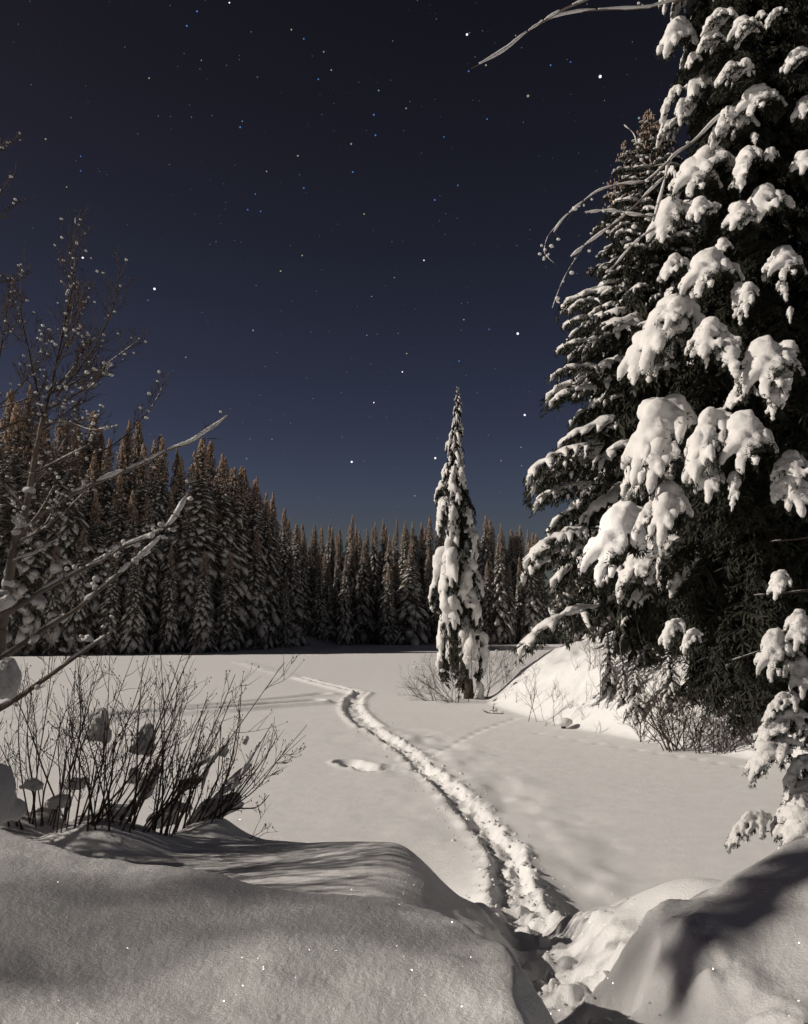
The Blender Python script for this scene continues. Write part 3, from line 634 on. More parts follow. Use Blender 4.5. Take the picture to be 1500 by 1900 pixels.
small_fir(1330,1300,28,130,'small fir deep in the shade below the huge spruce',6,.4)

def dark_fir(px, Y, hpx, seed, label):
    p = at(px, 1300, Y); z = hz(p[0], p[1]); h = hpx/F*Y; r = np.random.default_rng(seed)
    t = thing('spruce_tree', label, 'tree', (p[0], p[1], z-.1), 'dark young spruces under the big trees')
    fo, sn, co = crown(h, lambda q: .30*(1.02-q)**.7, 70, T_MED, r, z0=.05, pitch=(.2, -.5), width=1.5, thick=1.4, core=.3, snowp=.22)
    tr = MB(); tr.add(*tube([[0,0,-.2],[0,0,h*.5],[0,0,h*.96]], [.08,.05,.01], 6))
    add_parts(t, [('crown', fo, NEEDLE, False, None), ('snow_load', sn, SNOW_B, True, None), ('trunk', tr, BARK, True, None)])
for i, (px, Y, hp) in enumerate([(1225,30,230),(1290,29,300),(1350,28,260),(1415,28.5,320),(1480,27,300),(1540,27,330),(1180,32,180),(1380,31,380),(1450,25,150),(1310,26.5,130),(1520,24,200)]):
    dark_fir(px, Y, hp, 500+i, ['dark young spruce in the shade under the big trees','tall dark young spruce beside the trunk of the huge spruce','low dark spruce at the toe of the slope'][0 if hp < 300 and Y > 26.6 else 1 if hp >= 300 else 2])

# ------------------------------------------------------------------ bare shrubs and trees
def grow(P0, D0, ln, r0, lvl, r, tubes, nodes, up=.15, jit=.12, nseg=7, kids=(3, 5), kl=(.35, .6), sides=5, ang=(.35, .8)):
    P = [np.array(P0, float)]; d = np.array(D0, float); d /= np.linalg.norm(d)
    for i in range(nseg):
        d = d + r.normal(0, jit, 3) + [0, 0, up]; d /= np.linalg.norm(d); P.append(P[-1] + d*ln/nseg)
    P = np.array(P); tubes.append((P, np.linspace(r0, r0*.35, len(P)), lvl, sides)); nodes.append((P, lvl))
    if lvl > 0:
        for _ in range(r.integers(*kids)): twig_on(P, ln, r0, lvl, r, tubes, nodes, up, jit, kids, kl, sides, ang)
    return P
def twig_on(P, ln, r0, lvl, r, tubes, nodes, up, jit, kids, kl, sides, ang, t=None):
    t = r.uniform(.2, .95) if t is None else t; i = min(int(t*(len(P)-1)), len(P)-2); p = P[i]+(P[i+1]-P[i])*(t*(len(P)-1)-i)
    d = P[i+1]-P[i]; d /= np.linalg.norm(d); s = np.cross(d, r.normal(size=3)); s /= np.linalg.norm(s)+1e-9; a = r.uniform(*ang)
    grow(p, d*math.cos(a)+s*math.sin(a), ln*r.uniform(*kl)*(1.15-t*.5), max(r0*(1-.6*t)*.6, .0030), lvl-1, r, tubes, nodes, up, jit, 5, kids, kl, max(3, sides-1), ang)
def emit(tubes, name, m, parent, org, kind=None):
    b = MB()
    for P, rr, lv, sd_ in tubes: b.add(*tube(P - org, rr, sd_))
    return b.build(name, m, parent, True, kind)
def snow_strip(P, width, thick, r, patch=.75, off=0.0):
    """lumpy snow lying along the upper side of a branch, broken into runs"""
    b = MB(); n = max(8, int(np.linalg.norm(np.diff(P, axis=0), axis=1).sum()/max(width*.8, .02))); n = min(n, 90); Q = resample(P, n); i = 0
    while i < n-3:
        ln = int(r.integers(7, 28)); j = min(n, i+ln)
        if r.random() < patch and j-i > 3:
            seg = Q[i:j]; t = np.linspace(0, 1, j-i); w_ = np.sin(np.pi*np.clip(t, .06, .94))**.45*width*r.uniform(.8, 1.2)*(1+.28*fbm(np.arange(i, j)*.45, np.zeros(j-i), 2, int(r.integers(99))))
            V, T = tube(seg + [0, 0, off + thick*.35], w_, 7); V[:, 2] = np.repeat(0, len(V)) + V[:, 2]
            b.add(V, T)
        i = j
    return b
def blobs(pts, r, smin, smax, squash=.85):
    b = MB(); I, T = ico(2)
    for p in pts:
        s = r.uniform(smin, smax); f = 1 + .35*fbm(I[:, 0]*1.7+p[0]*9, I[:, 1]*1.7+I[:, 2]*2+p[2]*7, 2, int(r.integers(99)))
        b.add(I*f[:, None]*[s*r.uniform(.8, 1.3), s*r.uniform(.8, 1.3), s*squash*r.uniform(.8, 1.2)] + p + [0, 0, s*.6], T)
    return b

# bare snowy tree at the left edge
Yt = 7.6; r_ = np.random.default_rng(21)
tb = at(-45, 1545, Yt); tb[2] = hz(tb[0], tb[1])-.1
lt_ = thing('bare_tree', 'leafless tree with snow lined branches leaning in from the left edge', 'tree', tuple(tb))
def trace(pts, Y0, Y1): 
    n = len(pts); return resample([at(x, y, Y0 + (Y1-Y0)*i/(n-1)) for i, (x, y) in enumerate(pts)], n*4)
def branch_part(parent, org, P, r0, r1, r, ntw, tl, snow_w, bark=BIRCH, lvl=2, patch=.8, up=.12, blob=(.01,.03), nb=14, name='branch', kids=(3, 5)):
    o = MB(); o.add(*tube(P-org, np.linspace(r0, r1, len(P)), 8)); ob = o.build(name, bark, parent)
    tubes, nodes = [], []; ln = tl
    for k in range(ntw): twig_on(P, ln, r1*1.4, lvl, r, tubes, nodes, up, .12, kids, (.35, .7), 4, (.35, .9), t=r.uniform(.12, 1))
    if tubes: emit(tubes, 'twigs', TWIG, ob, org, 'stuff')
    if snow_w:
        s = snow_strip(P, snow_w, snow_w*1.2, r, patch, np.mean([r0, r1])*.5)
        if nodes and nb:
            pts = [Pn[r.integers(1, len(Pn))] for Pn, lv in [nodes[i] for i in r.integers(0, len(nodes), nb)]]
            bb = blobs(pts, r, *blob); s.add(*bb.arr())
        if s.V: s.build('snow_load', SNOW_B, ob, origin=org)
    return ob
T0 = trace([(-45,1545),(-30,1400),(-8,1250),(5,1150),(15,1083),(28,1000),(41,975),(48,948),(54,915),(62,865),(71,814),(80,773)], Yt, Yt-.2)
o = MB(); o.add(*tube(T0-tb, np.linspace(.085, .018, len(T0)), 10)); tk = o.build('trunk', BIRCH, lt_)
s = blobs([T0[i] for i in (22, 27, 33, 38)], r_, .03, .06); s.build('snow_load', SNOW_B, tk, origin=tb)
Bs = [([(80,773),(93,732),(108,661),(123,587),(138,516),(140,405)], .022,.004, 15,.75,.014,22,(.007,.016)),
 ([(37,993),(75,952),(130,919),(194,889),(261,863),(317,833),(358,822),(373,807),(407,788),(421,773)], .032,.004, 9,.45,.033,10,(.008,.018)),
 ([(75,896),(130,859),(209,829),(254,788),(287,751),(304,713)], .018,.003, 8,.42,.014,8,(.008,.02)),
 ([(-10,800),(60,773),(116,747),(160,721),(187,695)], .022,.005, 12,.5,.024,20,(.01,.024)),
 ([(0,1146),(37,1124),(75,1098),(131,1068),(194,1038),(224,1016),(276,997),(317,975),(336,941),(351,915)], .034,.005, 12,.45,.036,26,(.012,.03)),
 ([(-5,1226),(22,1210),(75,1172),(142,1131),(187,1094),(231,1057),(269,1027),(299,997)], .038,.006, 12,.45,.032,26,(.012,.035)),
 ([(80,773),(56,661),(37,579),(41,505)], .018,.003, 12,.6,.010,14,(.006,.014)),
 ([(104,736),(172,654),(209,579),(224,493)], .016,.003, 12,.6,.009,14,(.006,.014)),
 ([(-8,700),(3,640),(15,568),(18,520)], .016,.003, 10,.5,.010,8,(.006,.014)),
 ([(-20,1325),(22,1303),(75,1266),(138,1221),(205,1176)], .040,.010, 8,.5,.030,10,(.012,.035)),
 ([(-20,860),(0,889),(48,948)], .016,.02, 4,.4,.016,6,(.01,.02)),
 ([(80,790),(120,780),(170,800),(220,790)], .012,.003, 10,.4,.012,22,(.008,.018)),
 ([(15,1083),(8,1060),(22,1040),(60,1030),(110,1000)], .018,.006, 8,.35,.022,10,(.01,.025)),
 ([(-40,300),(0,274),(16,268),(39,250)], .008,.002, 4,.25,.006,6,(.006,.014)),
 ([(-40,400),(0,360),(33,315)], .007,.002, 4,.22,.006,4,(.012,.022)),
 ([(-40,420),(0,405),(39,371)], .008,.002, 3,.2,.005,2,(.01,.02)),
 ([(-30,530),(0,522),(40,520)], .007,.002, 5,.2,.005,3,(.006,.012))]
for q in range(16):
    x0, y0 = [(75,800),(60,900),(93,732),(30,1010),(-10,760),(-15,900),(100,690),(37,993)][q % 8]; a_ = R.uniform(.15, 1.35); l_ = R.uniform(110, 240)
    x1 = x0 + l_*math.cos(a_); y1 = y0 - l_*math.sin(a_); Bs.append(([(x0, y0), (x0+(x1-x0)*.5+R.uniform(-12, 12), y0+(y1-y0)*.45+R.uniform(-6, 14)), (x1, y1)], .011, .003, 8, .42, .010, 12, (.007, .017)))
for pts, r0, r1, nt_, tl, sw, nb, bl in Bs:
    Y1 = Yt + r_.uniform(-.5, .4); P = trace(pts, Yt-.1, Y1)
    up_ = pts[-1][1] < 760
    branch_part(lt_, tb, P, r0*(.65 if up_ else .8), max(r1*.8, .0035), r_, int(nt_*(3.4 if up_ else 2.2)), tl*(1.1 if up_ else 1), sw*(.45 if up_ else .75), nb=int(nb*1.4), blob=bl, bark=TWIG if up_ else BIRCH, patch=.3 if up_ else .7, kids=(3, 6))
def lump(parent, org, px, py, Y, sx, sy, sz, seed, m=SNOW_B, name='snow_lump', rz=0.0):
    """one mass of snow caught in the twigs: several fused swells, flat below"""
    r = np.random.default_rng(seed); p = at(px, py, Y); sph = [(np.array([0., 0, 0]), np.array([.62, .62, .62]))]
    for k in range(9):
        a = r.normal(size=3); a /= np.linalg.norm(a); a *= r.uniform(.35, .8); q = r.uniform(.18, .48); sph.append((a, np.array([q*r.uniform(.8,1.3), q, q*r.uniform(.7, 1.2)])))
    V, T = fuse(sph, .09, 1100, .10, seed); V[:, 2] = np.where(V[:, 2] < -.45, -.45+(V[:, 2]+.45)*.35, V[:, 2])
    V = V*[sx, sy, sz]; c, s_ = math.cos(rz), math.sin(rz); V = np.stack([V[:, 0]*c + V[:, 2]*s_, V[:, 1], -V[:, 0]*s_ + V[:, 2]*c], 1)
    return link(name, mesh(name, V + (p-org), T), m, parent)
lump(lt_, tb, 8, 1262, 7.0, .24,.2,.27, 4, rz=.5); lump(lt_, tb, -5, 1118, 7.3, .22,.17,.13, 6, rz=-.5); lump(lt_, tb, -22, 1480, 6.2, .33,.25,.44, 8); lump(lt_, tb, 40, 972, 7.5, .09,.08,.09, 9)

# foreground shrubs on the terrace
def ground_Y(px, py, a, b):
    """how far ahead the snow is where it is seen at this pixel"""
    Ys = np.linspace(a, b, 120); Pp = np.array([at(px, py, Y) for Y in Ys]); k = np.nonzero(H(Pp[:, 0], Pp[:, 1]) >= Pp[:, 2])[0]
    return Ys[k[0]] if len(k) else None
def shrub(label, stems, org_px, r, Y, group=None, snow=.5, tl=.6, tw=(4, 8), bark=TWIG, rad=.0085, name='bare_shrub', lump_n=0):
    o0 = at(*org_px, Y); o0[2] = hz(o0[0], o0[1]); t = thing(name, label, 'shrub', tuple(o0), group)
    for (pts, dY) in stems:
        pts = list(pts); by = pts[0][1] + r.uniform(0, 16)
        Y0 = None
        while Y0 is None and by < 1640: Y0 = ground_Y(pts[0][0], by, 5.2, 9.6); by += 6
        Y0 = Y if Y0 is None else Y0; pts[0] = (pts[0][0], by)
        P = trace(pts, Y0+.02, Y0+r.uniform(-.35, .45)); P[0][2] -= .05
        mb = MB(); ln = np.linalg.norm(np.diff(P, axis=0), axis=1).sum(); rr = rad*r.uniform(.7, 1.3)
        mb.add(*tube(P-o0, np.linspace(rr, rr*.3, len(P)), 5))
        tubes, nodes = [], []
        for k in range(r.integers(*tw)): twig_on(P, ln*tl, rr*.75, 2, r, tubes, nodes, .09, .15, (1, 4), (.3, .7), 3, (.3, .85))
        for Pt, ra, lv, sd_ in tubes:
            mb.add(*tube(Pt-o0, ra, sd_)); 
            if r.random() < .5:                       # a bud at the tip
                I, T = ico(1); mb.add(I*[.005,.005,.009] + Pt[-1]-o0, T)
        st_ = mb.build('stem', bark, t)
        if r.random() < snow:
            i = r.integers(2, max(3, len(P)-3)); q = snow_strip(P[max(0, i-4):i+4], r.uniform(.012, .03), .03, r, 1.0, .01)
            if q.V: q.build('snow_load', SNOW_B, st_, origin=o0)
    return t, o0
def fan(r, n, x0, x1, yb, hmin, hmax, lean):
    s = []
    for i in range(n):
        f = (i+r.random())/n; xb = x0+(x1-x0)*f; h = r.uniform(hmin, hmax); l = r.normal(lean[0]+(lean[1]-lean[0])*f, .26)
        xm = xb + l*h*.35; xt_ = xb + l*h*.9 - .10*h*l
        s.append(([(xb, yb+r.uniform(-8, 8)), (xm+r.normal(0, 7), yb-h*.3), (xm+(xt_-xm)*.4+r.normal(0, 9), yb-h*.6), (xt_+r.normal(0, 14), yb-h)], r.uniform(-.7, .5)))
    return s
r_ = np.random.default_rng(33)
sA = [([(116,1530),(131,1422),(138,1292),(144,1169)],0),([(90,1519),(123,1460),(149,1366),(183,1217)],.2),([(60,1530),(70,1420),(90,1300),(100,1200)],-.2)] + fan(r_, 30, 20, 180, 1530, 150, 350, (-.4, .6))
tA, oA = shrub('tangled leafless shrub with long dark stems below the leaning tree', sA, (100,1530), r_, 7.1, 'leafless shrubs behind the left bank', 0)
sB = [([(190,1500),(196,1420),(201,1300),(205,1190)],0),([(176,1525),(210,1420),(250,1300),(282,1200)],.1),([(240,1525),(262,1420),(298,1330),(340,1210)],0),([(285,1515),(325,1385),(345,1300),(358,1280)],0),([(215,1530),(290,1420),(325,1340),(330,1250)],-.2)] + fan(r_, 30, 170, 320, 1530, 120, 340, (.0, .75))
tB, oB = shrub('leafless shrub with upright dark stems beside the snow mounds', sB, (240,1530), r_, 7.0, 'leafless shrubs behind the left bank', 0, tl=.5)
sC = [([(340,1500),(373,1350),(387,1318)],0),([(395,1480),(430,1410),(445,1330),(449,1270)],0),([(407,1495),(460,1450),(500,1395),(515,1365)],0),([(405,1505),(480,1440),(505,1380),(510,1330)],.1),([(350,1525),(420,1490),(465,1440),(495,1360)],0),([(380,1505),(430,1500),(480,1500),(500,1475)],.1)] + fan(r_, 18, 300, 410, 1515, 90, 210, (.3, .7))
tC, oC = shrub('low leafless shrub spreading over the terrace edge, its twigs tipped with buds', sC, (370,1520), r_, 7.0, 'leafless shrubs behind the left bank', .25, tl=.38)
sD = [([(463,1555),(480,1525),(503,1490)],0),([(470,1556),(490,1545),(518,1543)],0),([(455,1552),(478,1548),(497,1535)],.1)]
shrub('few short twigs poking through the snow at the terrace edge', sD, (470,1555), r_, 7.3, None, 0, tw=(1, 3), rad=.004, name='bare_twigs')
# snow caught in the shrubs
for (px, py, dY, sx, sy, sz, rz, t_, o_) in [(183,1345,.3,.14,.12,.27,.25,tB,oB),(262,1380,.3,.15,.12,.18,.3,tB,oB),(105,1490,.3,.16,.12,.10,0,tA,oA),(272,1462,.2,.12,.10,.20,.3,tB,oB),(375,1415,.2,.19,.07,.05,-.5,tC,oC),(350,1455,.2,.13,.08,.07,-.4,tC,oC),(440,1440,.1,.17,.06,.045,-.55,tC,oC),(420,1465,.1,.20,.06,.05,-.55,tC,oC),(395,1505,.3,.30,.2,.16,-.3,tC,oC),(75,1520,.4,.26,.2,.12,0,tA,oA),(190,1522,.2,.30,.2,.11,0,tB,oB),(300,1520,.3,.22,.16,.12,0,tB,oB),(160,1185,.1,.07,.05,.05,0,tA,oA),(60,1455,.2,.12,.1,.09,.2,tA,oA),(140,1455,.4,.12,.1,.10,0,tA,oA),(230,1505,.3,.2,.15,.10,0,tB,oB),(330,1500,.3,.16,.12,.08,-.2,tC,oC),(250,1440,.5,.08,.08,.14,.2,tB,oB),(455,1375,.1,.04,.03,.05,.2,tC,oC),(415,1395,.1,.05,.04,.08,.5,tC,oC)]:
    lump(t_, o_, px, py, 7.1+dY, sx, sy, sz, int(px)+30, rz=rz)

# leafless trees added unseen left of the frame to streak the terrace with shade
for i, (x, y, h) in enumerate([(-4.9,5.3,2.8),(-5.2,5.9,2.7),(-4.7,6.5,2.6),(-5.3,7.0,2.8)]):
    r_ = np.random.default_rng(700+i); t = thing('bare_tree', 'added leafless tree casting streaks of shade, unseen beyond the left edge', 'tree', (x, y, hz(x, y)), 'added shade trees beyond the left edge')
    tubes, nodes = [], []
    for k in range(5): grow([0,0,-.1], [r_.normal(0, .4), r_.normal(0, .4), 1], h*r_.uniform(.7, 1), .034, 3, r_, tubes, nodes, .05, .12, 7, (6, 9), (.35, .65), 4)
    emit(tubes, 'branches', TWIG, t, np.zeros(3), 'stuff')
    blobs([nodes[j][0][r_.integers(1, 5)] for j in r_.integers(0, len(nodes), 40)], r_, .006, .014).build('snow_load', SNOW_B, t)

# tall leafless tree added out of view; its crown half shades the near bank
for i, (x, y) in enumerate([(-28,1.0)]):
    r_ = np.random.default_rng(720+i); z0_ = hz(x, y); t = thing('bare_tree', 'added tall leafless shade tree, unseen far beyond the left edge', 'tree', (x, y, z0_), 'added tall shade trees beyond the left edge')
    tubes, nodes = [], []
    for k in range(4): grow([0,0,11], [r_.normal(0, .28), r_.normal(0, .25), 1], 6.0*r_.uniform(.8, 1), .022, 3, r_, tubes, nodes, .05, .12, 7, (6, 8), (.3, .55), 3)
    mb = MB(); mb.add(*tube([[0,0,-.2],[0,0,11.2]], [.12,.03], 8)); mb.build('trunk', TWIG, t); emit([(a_, np.maximum(b_, .006), c_, 3) for a_, b_, c_, d_ in tubes], 'branches', TWIG, t, np.zeros(3), 'stuff')
# added spruce outside the frame on the left; its boughs shade the right bank's edge
Sv = np.array(SUN[:]); tg = [(.80,3.1,2.80),(1.0,3.2,2.85),(1.22,3.35,2.9),(1.45,3.5,2.92),(1.72,3.62,2.92),(2.0,3.72,2.92)]
srcs = [np.array(q) + Sv*(13.0+.5*(i % 3)) for i, q in enumerate(tg)]; c0 = np.mean(srcs, 0); tx_, ty_ = c0[0]-.6, c0[1]+4.5
ot = thing('spruce_tree', 'added spruce casting shade on the right bank, unseen beyond the left edge', 'tree', (tx_, ty_, hz(tx_, ty_)-.2)); oz = np.array([tx_, ty_, hz(tx_, ty_)-.2])
tr = MB(); tr.add(*tube([[0,0,0],[0,0,c0[2]-oz[2]+1.2]], [.07,.03], 8)); tr.build('trunk', BARK, ot)
lb = MB(); lb.add(*tube([[0,0,c0[2]-oz[2]+.3], list(c0-oz+[0,1.2,.25]), list(srcs[0]-oz)], [.04,.025,.012], 6)); lb.add(*tube([[0,0,c0[2]-oz[2]+.3], list(c0-oz+[0,1.2,.25]), list(srcs[-1]-oz)], [.04,.025,.012], 6)); lb.build('limb', BARK, ot)
for i, q in enumerate(srcs):
    A, B_, _ = HM[i % 8]; d = q-c0; az = math.atan2(d[1], d[0]+.6)
    o = link('bough', A, parent=ot, loc=tuple(q-oz-[.25*math.cos(az), .25*math.sin(az), -.1]), rot=(0, .1, az), scale=(.50, .55, .40)); link('snow_load', B_, parent=o)

# shrubs round the foot of the central spruce, on the hillside and by the far shore
def wild_shrub(px, py, Y, hpx, spread, n, label, seed, snow=6, twig=(5, 9), bias=0.0, rad=.016, group=None, name='bare_shrub'):
    r = np.random.default_rng(seed); p = at(px, py, Y); z = hz(p[0], p[1]); h = hpx/F*Y; t = thing(name, label, 'shrub', (p[0], p[1], z), group)
    nodes_all = []
    for k in range(n):
        a = r.uniform(0, 6.28); s = spread*r.uniform(.2, 1.0); d = np.array([math.cos(a)*s+bias, math.sin(a)*s*.7, 1.0]); tubes, nodes = [], []
        grow([r.normal(0, .10*h), r.normal(0, .08*h), -.1], d, h*r.uniform(.7, 1.15), rad*r.uniform(.6, 1.2), 2, r, tubes, nodes, .05, .13, 7, twig, (.3, .6), 4)
        emit(tubes, 'stem', TWIG, t, np.zeros(3)); nodes_all += nodes
    if snow:
        b = blobs([nodes_all[i][0][r.integers(1, 5)] for i in r.integers(0, len(nodes_all), snow)], r, .02*h/1.5, .05*h/1.5); b.build('snow_load', SNOW_B, t)
    return t
wild_shrub(845,1300,39.2,105,1.5,13,'wide round leafless shrub at the left foot of the central spruce',1,10,bias=-.9)
wild_shrub(800,1298,40,60,1.9,8,'low brushy shrub reaching toward the bend of the footpath',2,4,bias=-1.3)
wild_shrub(845,1302,39,160,.5,4,'taller thin leafless shrub rising beside the trunk of the central spruce',3,4)
wild_shrub(908,1282,42,95,.7,6,'leafless shrub on the shore just right of the central spruce',4,6)
wild_shrub(945,1262,44,70,.9,7,'low shrub with snow in it behind the ridge of the slope',5,10)
wild_shrub(905,1250,70,60,.8,6,'distant leafless shrub on the far snow right of the central spruce',6,6)
wild_shrub(998,1306,32,110,.35,3,'thin upright sapling on the sunny slope',7,2,rad=.014,name='bare_sapling')
wild_shrub(1040,1330,30.5,70,.25,2,'small sapling just above the snow capped stump',8,1,rad=.01,name='bare_sapling')
wild_shrub(1130,1285,29.5,110,.4,3,'leafless sapling beside the little fir on the slope',9,3,rad=.014,name='bare_sapling')
wild_shrub(1262,1384,24.8,130,1.1,14,'dense leafless shrub with thick dark base at the foot of the hillside',10,14,rad=.03)
wild_shrub(1330,1380,24.5,70,1.6,9,'low twiggy shrub in the shade right of the thick based one',11,10,rad=.012)
wild_shrub(1230,1310,27.5,90,1.2,9,'snowy brush in front of the small firs on the slope',12,22,rad=.012)
wild_shrub(1400,1340,26,110,1.4,10,'brushy shrub in the shade under the huge spruce',13,16,rad=.012)
for i, (px, py, Y) in enumerate([(1300,1372,24.6),(1350,1384,24.1),(1405,1392,23.8),(1460,1398,23.5),(1210,1340,26.5),(1375,1350,25.5)]):
    wild_shrub(px, py, Y, R.uniform(80, 130), 1.2, 10, 'thick tangled brush in the shade at the toe of the slope', 80+i, 12, (6, 10), rad=.018, group='brush at the toe of the slope')
wild_shrub(1100,1240,33,60,1.0,6,'small brush with snow near the top of the sunny slope',14,8,rad=.01)
wild_shrub(985,1000,60,1,1.0,1,'thin leafless sapling far behind the ridge',15,0) if False else None
for i, (px, Y) in enumerate([(590,130),(612,129),(655,128),(690,127),(470,106),(385,98),(560,127),(960,131),(975,133),(930,132)]):
    wild_shrub(px, 1190, Y, R.uniform(45, 80), .8, 7, 'pale twiggy shrub under the trees on the far shore', 40+i, 8, (3, 6), rad=.03, group='pale shrubs along the far shore')
for i, (px, py, Y) in enumerate([(1010,1330,30.5),(1060,1290,31.5),(1030,1275,33),(1085,1310,30),(960,1300,36),(1105,1330,28.5),(1190,1350,27),(985,1275,35),(1070,1250,34),(1120,1300,29.5),(1150,1325,28.5),(1025,1300,31.5),(1090,1275,31),(940,1290,37.5)]):
    wild_shrub(px, py, Y, R.uniform(16, 40), .6, 3, 'short twig poking out of the snow on the slope', 60+i, 0, (1, 3), rad=.008, group='short twigs on the slope', name='bare_twigs')
# fallen twig by the path and the snow capped stump
p = on(915,1324); dt = thing('dead_branch', 'small dark broken branch lying on the snow right of the central spruce', 'branch', (p[0], p[1], hz(p[0], p[1])))
tubes, nodes = [], []; r_ = np.random.default_rng(3)
for k in range(4): grow([0,0,0], [r_.normal(0, 1), r_.normal(0, .6), .35], .5, .03, 1, r_, tubes, nodes, .0, .2)
emit(tubes, 'twigs', TWIG, dt, np.zeros(3), 'stuff'); blobs([[0,0,.02],[.12,0,.1]], r_, .08, .12).build('snow_load', SNOW_B, dt)
p = on(1047,1352); stp = thing('tree_stump', 'low stump with a tall cap of snow at the foot of the slope', 'stump', (p[0], p[1], hz(p[0], p[1])))
mb = MB(); mb.add(*tube([[0,0,-.3],[-.02,0,.05],[.02,0,.22]], [.11,.09,.08], 9)); mb.build('trunk', BARK, stp)
I, T = ico(3); f = 1+.35*fbm(I[:, 0]*1.5, I[:, 2]*1.5, 2, 5); link('snow_cap', mesh('snow_cap', I*f[:, None]*[.30,.24,.16]+[.04,0,.22], T), SNOW_B, stp)

# bare branching tree growing up through the big spruce, branches hanging out to the left
Yr = 24.5; rb = at(1440, 1320, Yr); rb[2] = hz(rb[0], rb[1])-.2
rt = thing('bare_tree', 'slender leafless tree whose pale branches hang out left of the huge spruce', 'tree', tuple(rb))
Tt = resample([rb, at(1441,900,Yr), at(1441,500,Yr), at(1438,180,Yr), at(1410,-60,Yr)], 30); o = MB(); o.add(*tube(Tt-rb, np.linspace(.13,.05,30), 9)); o.build('trunk', BARK, rt)
r_ = np.random.default_rng(91); Yn = 18.3
Rs = [([(1340,-10),(1230,5),(1205,15),(1130,17),(1080,20),(1030,30),(1000,45),(970,65),(940,92),(905,112),(875,127)],.075,.012,2,.4,.055,2),
 ([(1200,-60),(1120,-15),(1085,2),(1050,15),(1020,33),(1000,45)],.06,.05,1,.4,.055,1),
 ([(1400,180),(1370,190),(1330,220),(1290,262),(1255,285),(1240,300),(1235,330),(1225,370),(1213,410)],.085,.05,3,.5,.062,3),
 ([(1243,298),(1200,338),(1150,342),(1110,353),(1075,380),(1040,410),(1028,432)],.055,.012,12,1.2,.045,10),
 ([(1215,400),(1180,400),(1130,390),(1090,395)],.045,.015,8,.9,.05,6),
 ([(1232,330),(1190,370),(1160,400),(1120,430),(1080,460),(1060,477)],.055,.02,10,1.2,.05,8),
 ([(1215,424),(1190,440),(1160,470),(1140,495),(1124,507)],.045,.015,7,.9,.045,5),
 ([(1082,460),(1055,500),(1040,530),(1025,572)],.02,.005,8,.7,.012,6),
 ([(1255,302),(1200,310),(1182,290),(1180,250),(1158,232)],.03,.008,7,.7,.02,6),
 ([(1040,410),(1015,440),(1008,470),(1030,490)],.014,.004,6,.5,.012,7)]
for pts, r0, r1, nt_, tl, sw, nb in Rs:
    P = trace([(1420, pts[0][1]+30)]+pts if pts[0][0] > 1300 else pts, Yr if pts[0][0] > 1300 else Yn, Yn); branch_part(rt, rb, P, r0*.5, r1*.45, r_, nt_, tl, sw*.8, nb=nb, blob=(.025, .055), up=-.02, lvl=1, patch=.95)
# low dead branches that cross the shade under the big spruce
for pts in ([(1540,990),(1480,1000),(1430,1005)],[(1540,1160),(1450,1195),(1360,1225)],[(1540,1090),(1460,1100),(1400,1105)],[(1540,1240),(1450,1290),(1380,1300)]):
    P = trace(pts, 20.5, 20); o = MB(); o.add(*tube(P-org, np.linspace(.04,.015,len(P)), 6)); ob = o.build('dead_branch', BARK, big)
    q = snow_strip(P, .014, .012, r_, .4, .015)
    if q.V: q.build('snow_load', SNOW_B, ob, origin=org)

# crumbs of snow thrown out along the footpath
mb = MB(); I, T = ico(1); r_ = np.random.default_rng(8); TP = resample([(a, b, 0) for a, b in [q[:2] for q in trk[:-1]]], 400)
for k in range(1500):
    p = TP[int(r_.integers(20, 399))]; x = p[0] + r_.normal(0, .36); y = p[1] + r_.normal(0, .30); s_ = min(.045, .008/max(r_.random(), .02)**.5) + .004; s_ *= min(1, max(.3, y/11))
    if y < 6: x = p[0] + (x-p[0])*.5
    mb.add(I*(1+.35*r_.normal(size=(len(I), 1)).clip(-1, 1))*[s_*r_.uniform(.7, 1.4), s_, s_*.7] + [x, y, 0], T)
V_, T_ = mb.arr(); nv = len(I); cen_ = V_.reshape(-1, nv, 3).mean(1); V_ = V_.reshape(-1, nv, 3); V_[:, :, 2] += H(cen_[:, 0], cen_[:, 1])[:, None] + .006
cb = link('snow_crumbs', mesh('snow_crumbs', V_.reshape(-1, 3), T_), SNOW_B, kind='stuff'); cb['label'] = 'crumbs of snow scattered along the footpath'; cb['category'] = 'snow crumbs'

# ------------------------------------------------------------------ stars
def emat(name, c, s):
    m, n, l = mat(name); o = n.new('ShaderNodeOutputMaterial'); e = n.new('ShaderNodeEmission'); e.inputs[0].default_value = c + (1,); e.inputs[1].default_value = s; l.new(e.outputs[0], o.inputs[0]); return m
SM = {'w': emat('starlight_white', (.95,.97,1), 1.3), 'b': emat('starlight_blue', (.16,.36,.95), .5), 't': emat('starlight_amber', (.85,.72,.50), .45), 'c': emat('starlight_pale', (.45,.65,.80), .45), 'g': emat('starlight_faint', (.45,.47,.52), .22)}
I, T = ico(2); star_me = {}
for k_, m_ in SM.items(): q = mesh('star', I, T); q.materials.append(m_); star_me[k_] = q
stars = [(1114,142,'w',4.2,'brightest star, blue white, above the rusty spruce tops'),(961,619,'w',3.4,'bright white star between the central spruce and the tall layered one'),(867,64,'w',3.2,'bright star just above the tip of the overhanging branch'),(287,536,'w',3.2,'bright yellowish star right of the leafless tree top'),(154,478,'w',3.0,'bright star shining among the top twigs of the leafless tree'),(653,857,'w',2.8,'low bright star over the far forest left of the central spruce'),(974,770,'w',2.8,'bright star low beside the layered spruce'),(808,850,'w',2.8,'star touching the left side of the central spruce'),(980,178,'t',3.4,'amber star left of the brightest blue white one'),(1186,219,'c',3.2,'greenish star beside the rusty spruce tip')]
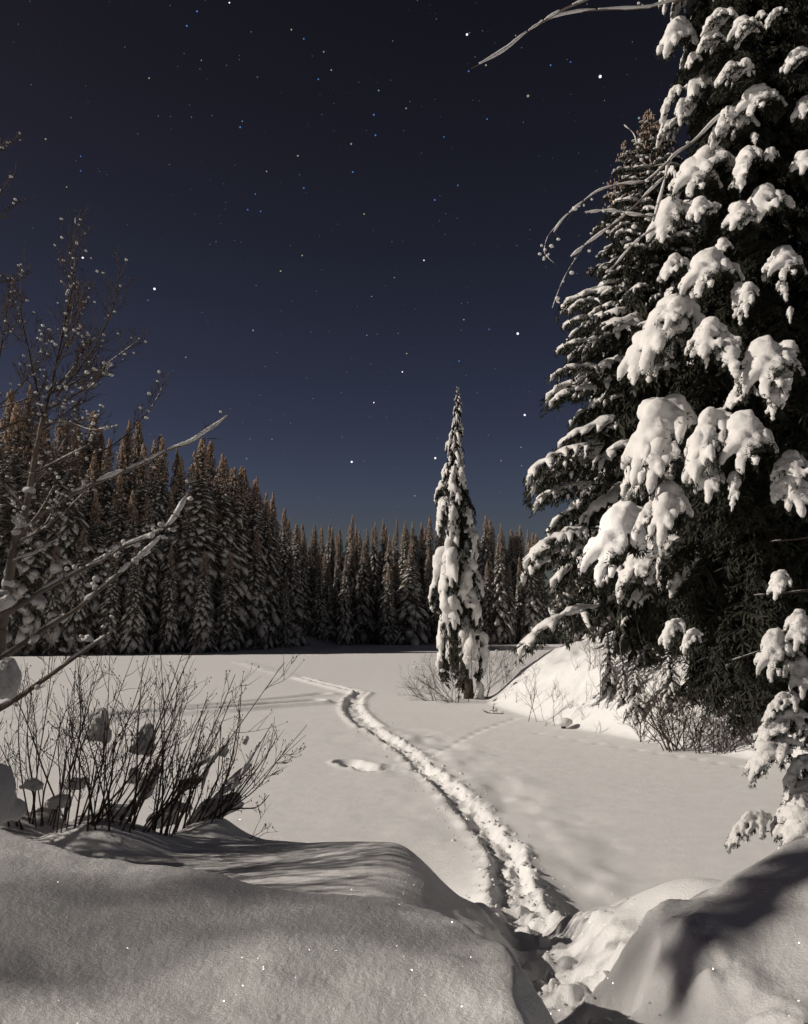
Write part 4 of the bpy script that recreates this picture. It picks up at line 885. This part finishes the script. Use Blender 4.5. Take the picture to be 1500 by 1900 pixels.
lab = {'b': ('small blue star in the dark sky', 'small blue stars'), 't': ('small amber star in the dark sky', 'small amber stars'), 'c': ('small pale star in the dark sky', 'small pale stars'), 'g': ('faint grey star in the dark sky', 'faint grey stars'), 'w': ('small white star in the dark sky', 'small white stars')}
rest = [(694,213,'b',3),(446,236,'b',3),(347,48,'b',3),(366,21,'b',3),(426,5,'w',2.4),(807,371,'b',2.8),(902,121,'t',3),(870,132,'b',2.8),(1022,121,'b',2.8),(1059,115,'b',2.4),(747,690,'w',2.2),(755,656,'t',2.2),(861,593,'t',2.2),(694,747,'w',2),(787,483,'w',2.2),(521,503,'t',2.6),(470,613,'c',2.6),(553,289,'t',2.6),(564,349,'b',2.6),(655,319,'b',2.8),(652,267,'t',2.8),(697,251,'b',2.8),(754,201,'c',2.6),(703,168,'c',2.6),(591,147,'b',2.6),(615,130,'t',2.4),(601,96,'c',2.6),(564,72,'b',2.6),(541,55,'t',2.6),(478,143,'g',2.6),(277,145,'t',2.4),(85,258,'t',2.6),(150,290,'b',2.2),(150,317,'b',2.2),(460,389,'b',2.4),(484,392,'b',2.2),(676,397,'t',2.4),(561,474,'t',2.4),(852,670,'b',2.4),(770,920,'t',2),(505,815,'c',1.8),(503,780,'g',1.8),(458,851,'c',2),(908,611,'b',2.2),(904,221,'b',2.4),(824,254,'b',2.2),(850,344,'b',2.4),(275,557,'b',2.2),(345,663,'c',2.2),(700,620,'g',1.8),(688,675,'g',2),(967,830,'c',2),(968,864,'c',1.8),(930,855,'t',1.8),(810,35,'g',2.2),(729,76,'g',2.4),(294,215,'g',2.2),(132,218,'g',2.2),(124,347,'t',2),(495,318,'t',2.2),(732,515,'c',1.8),(690,550,'t',1.6),(681,622,'c',1.8),(775,1,'g',2),(957,66,'t',2),(927,93,'b',2.4),(1120,340,'c',2),(474,360,'b',2.2),(450,225,'c',2),(374,112,'t',1.8)]
YS = 2000.0
for px, py, c, s, lb in stars:
    p = at(px, py, YS); link('star', star_me[c], loc=tuple(p), scale=(s*.95,)*3)['label'] = lb
    bpy.context.scene.collection.objects[-1]['category'] = 'star'
for px, py, c, s in rest:
    p = at(px, py, YS); o = link('star', star_me[c], loc=tuple(p), scale=(s*.8,)*3); o['label'], o['group'] = lab[c]; o['category'] = 'star'
print('objects', len(bpy.data.objects), 'tris', sum(len(m.polygons) for m in bpy.data.meshes))
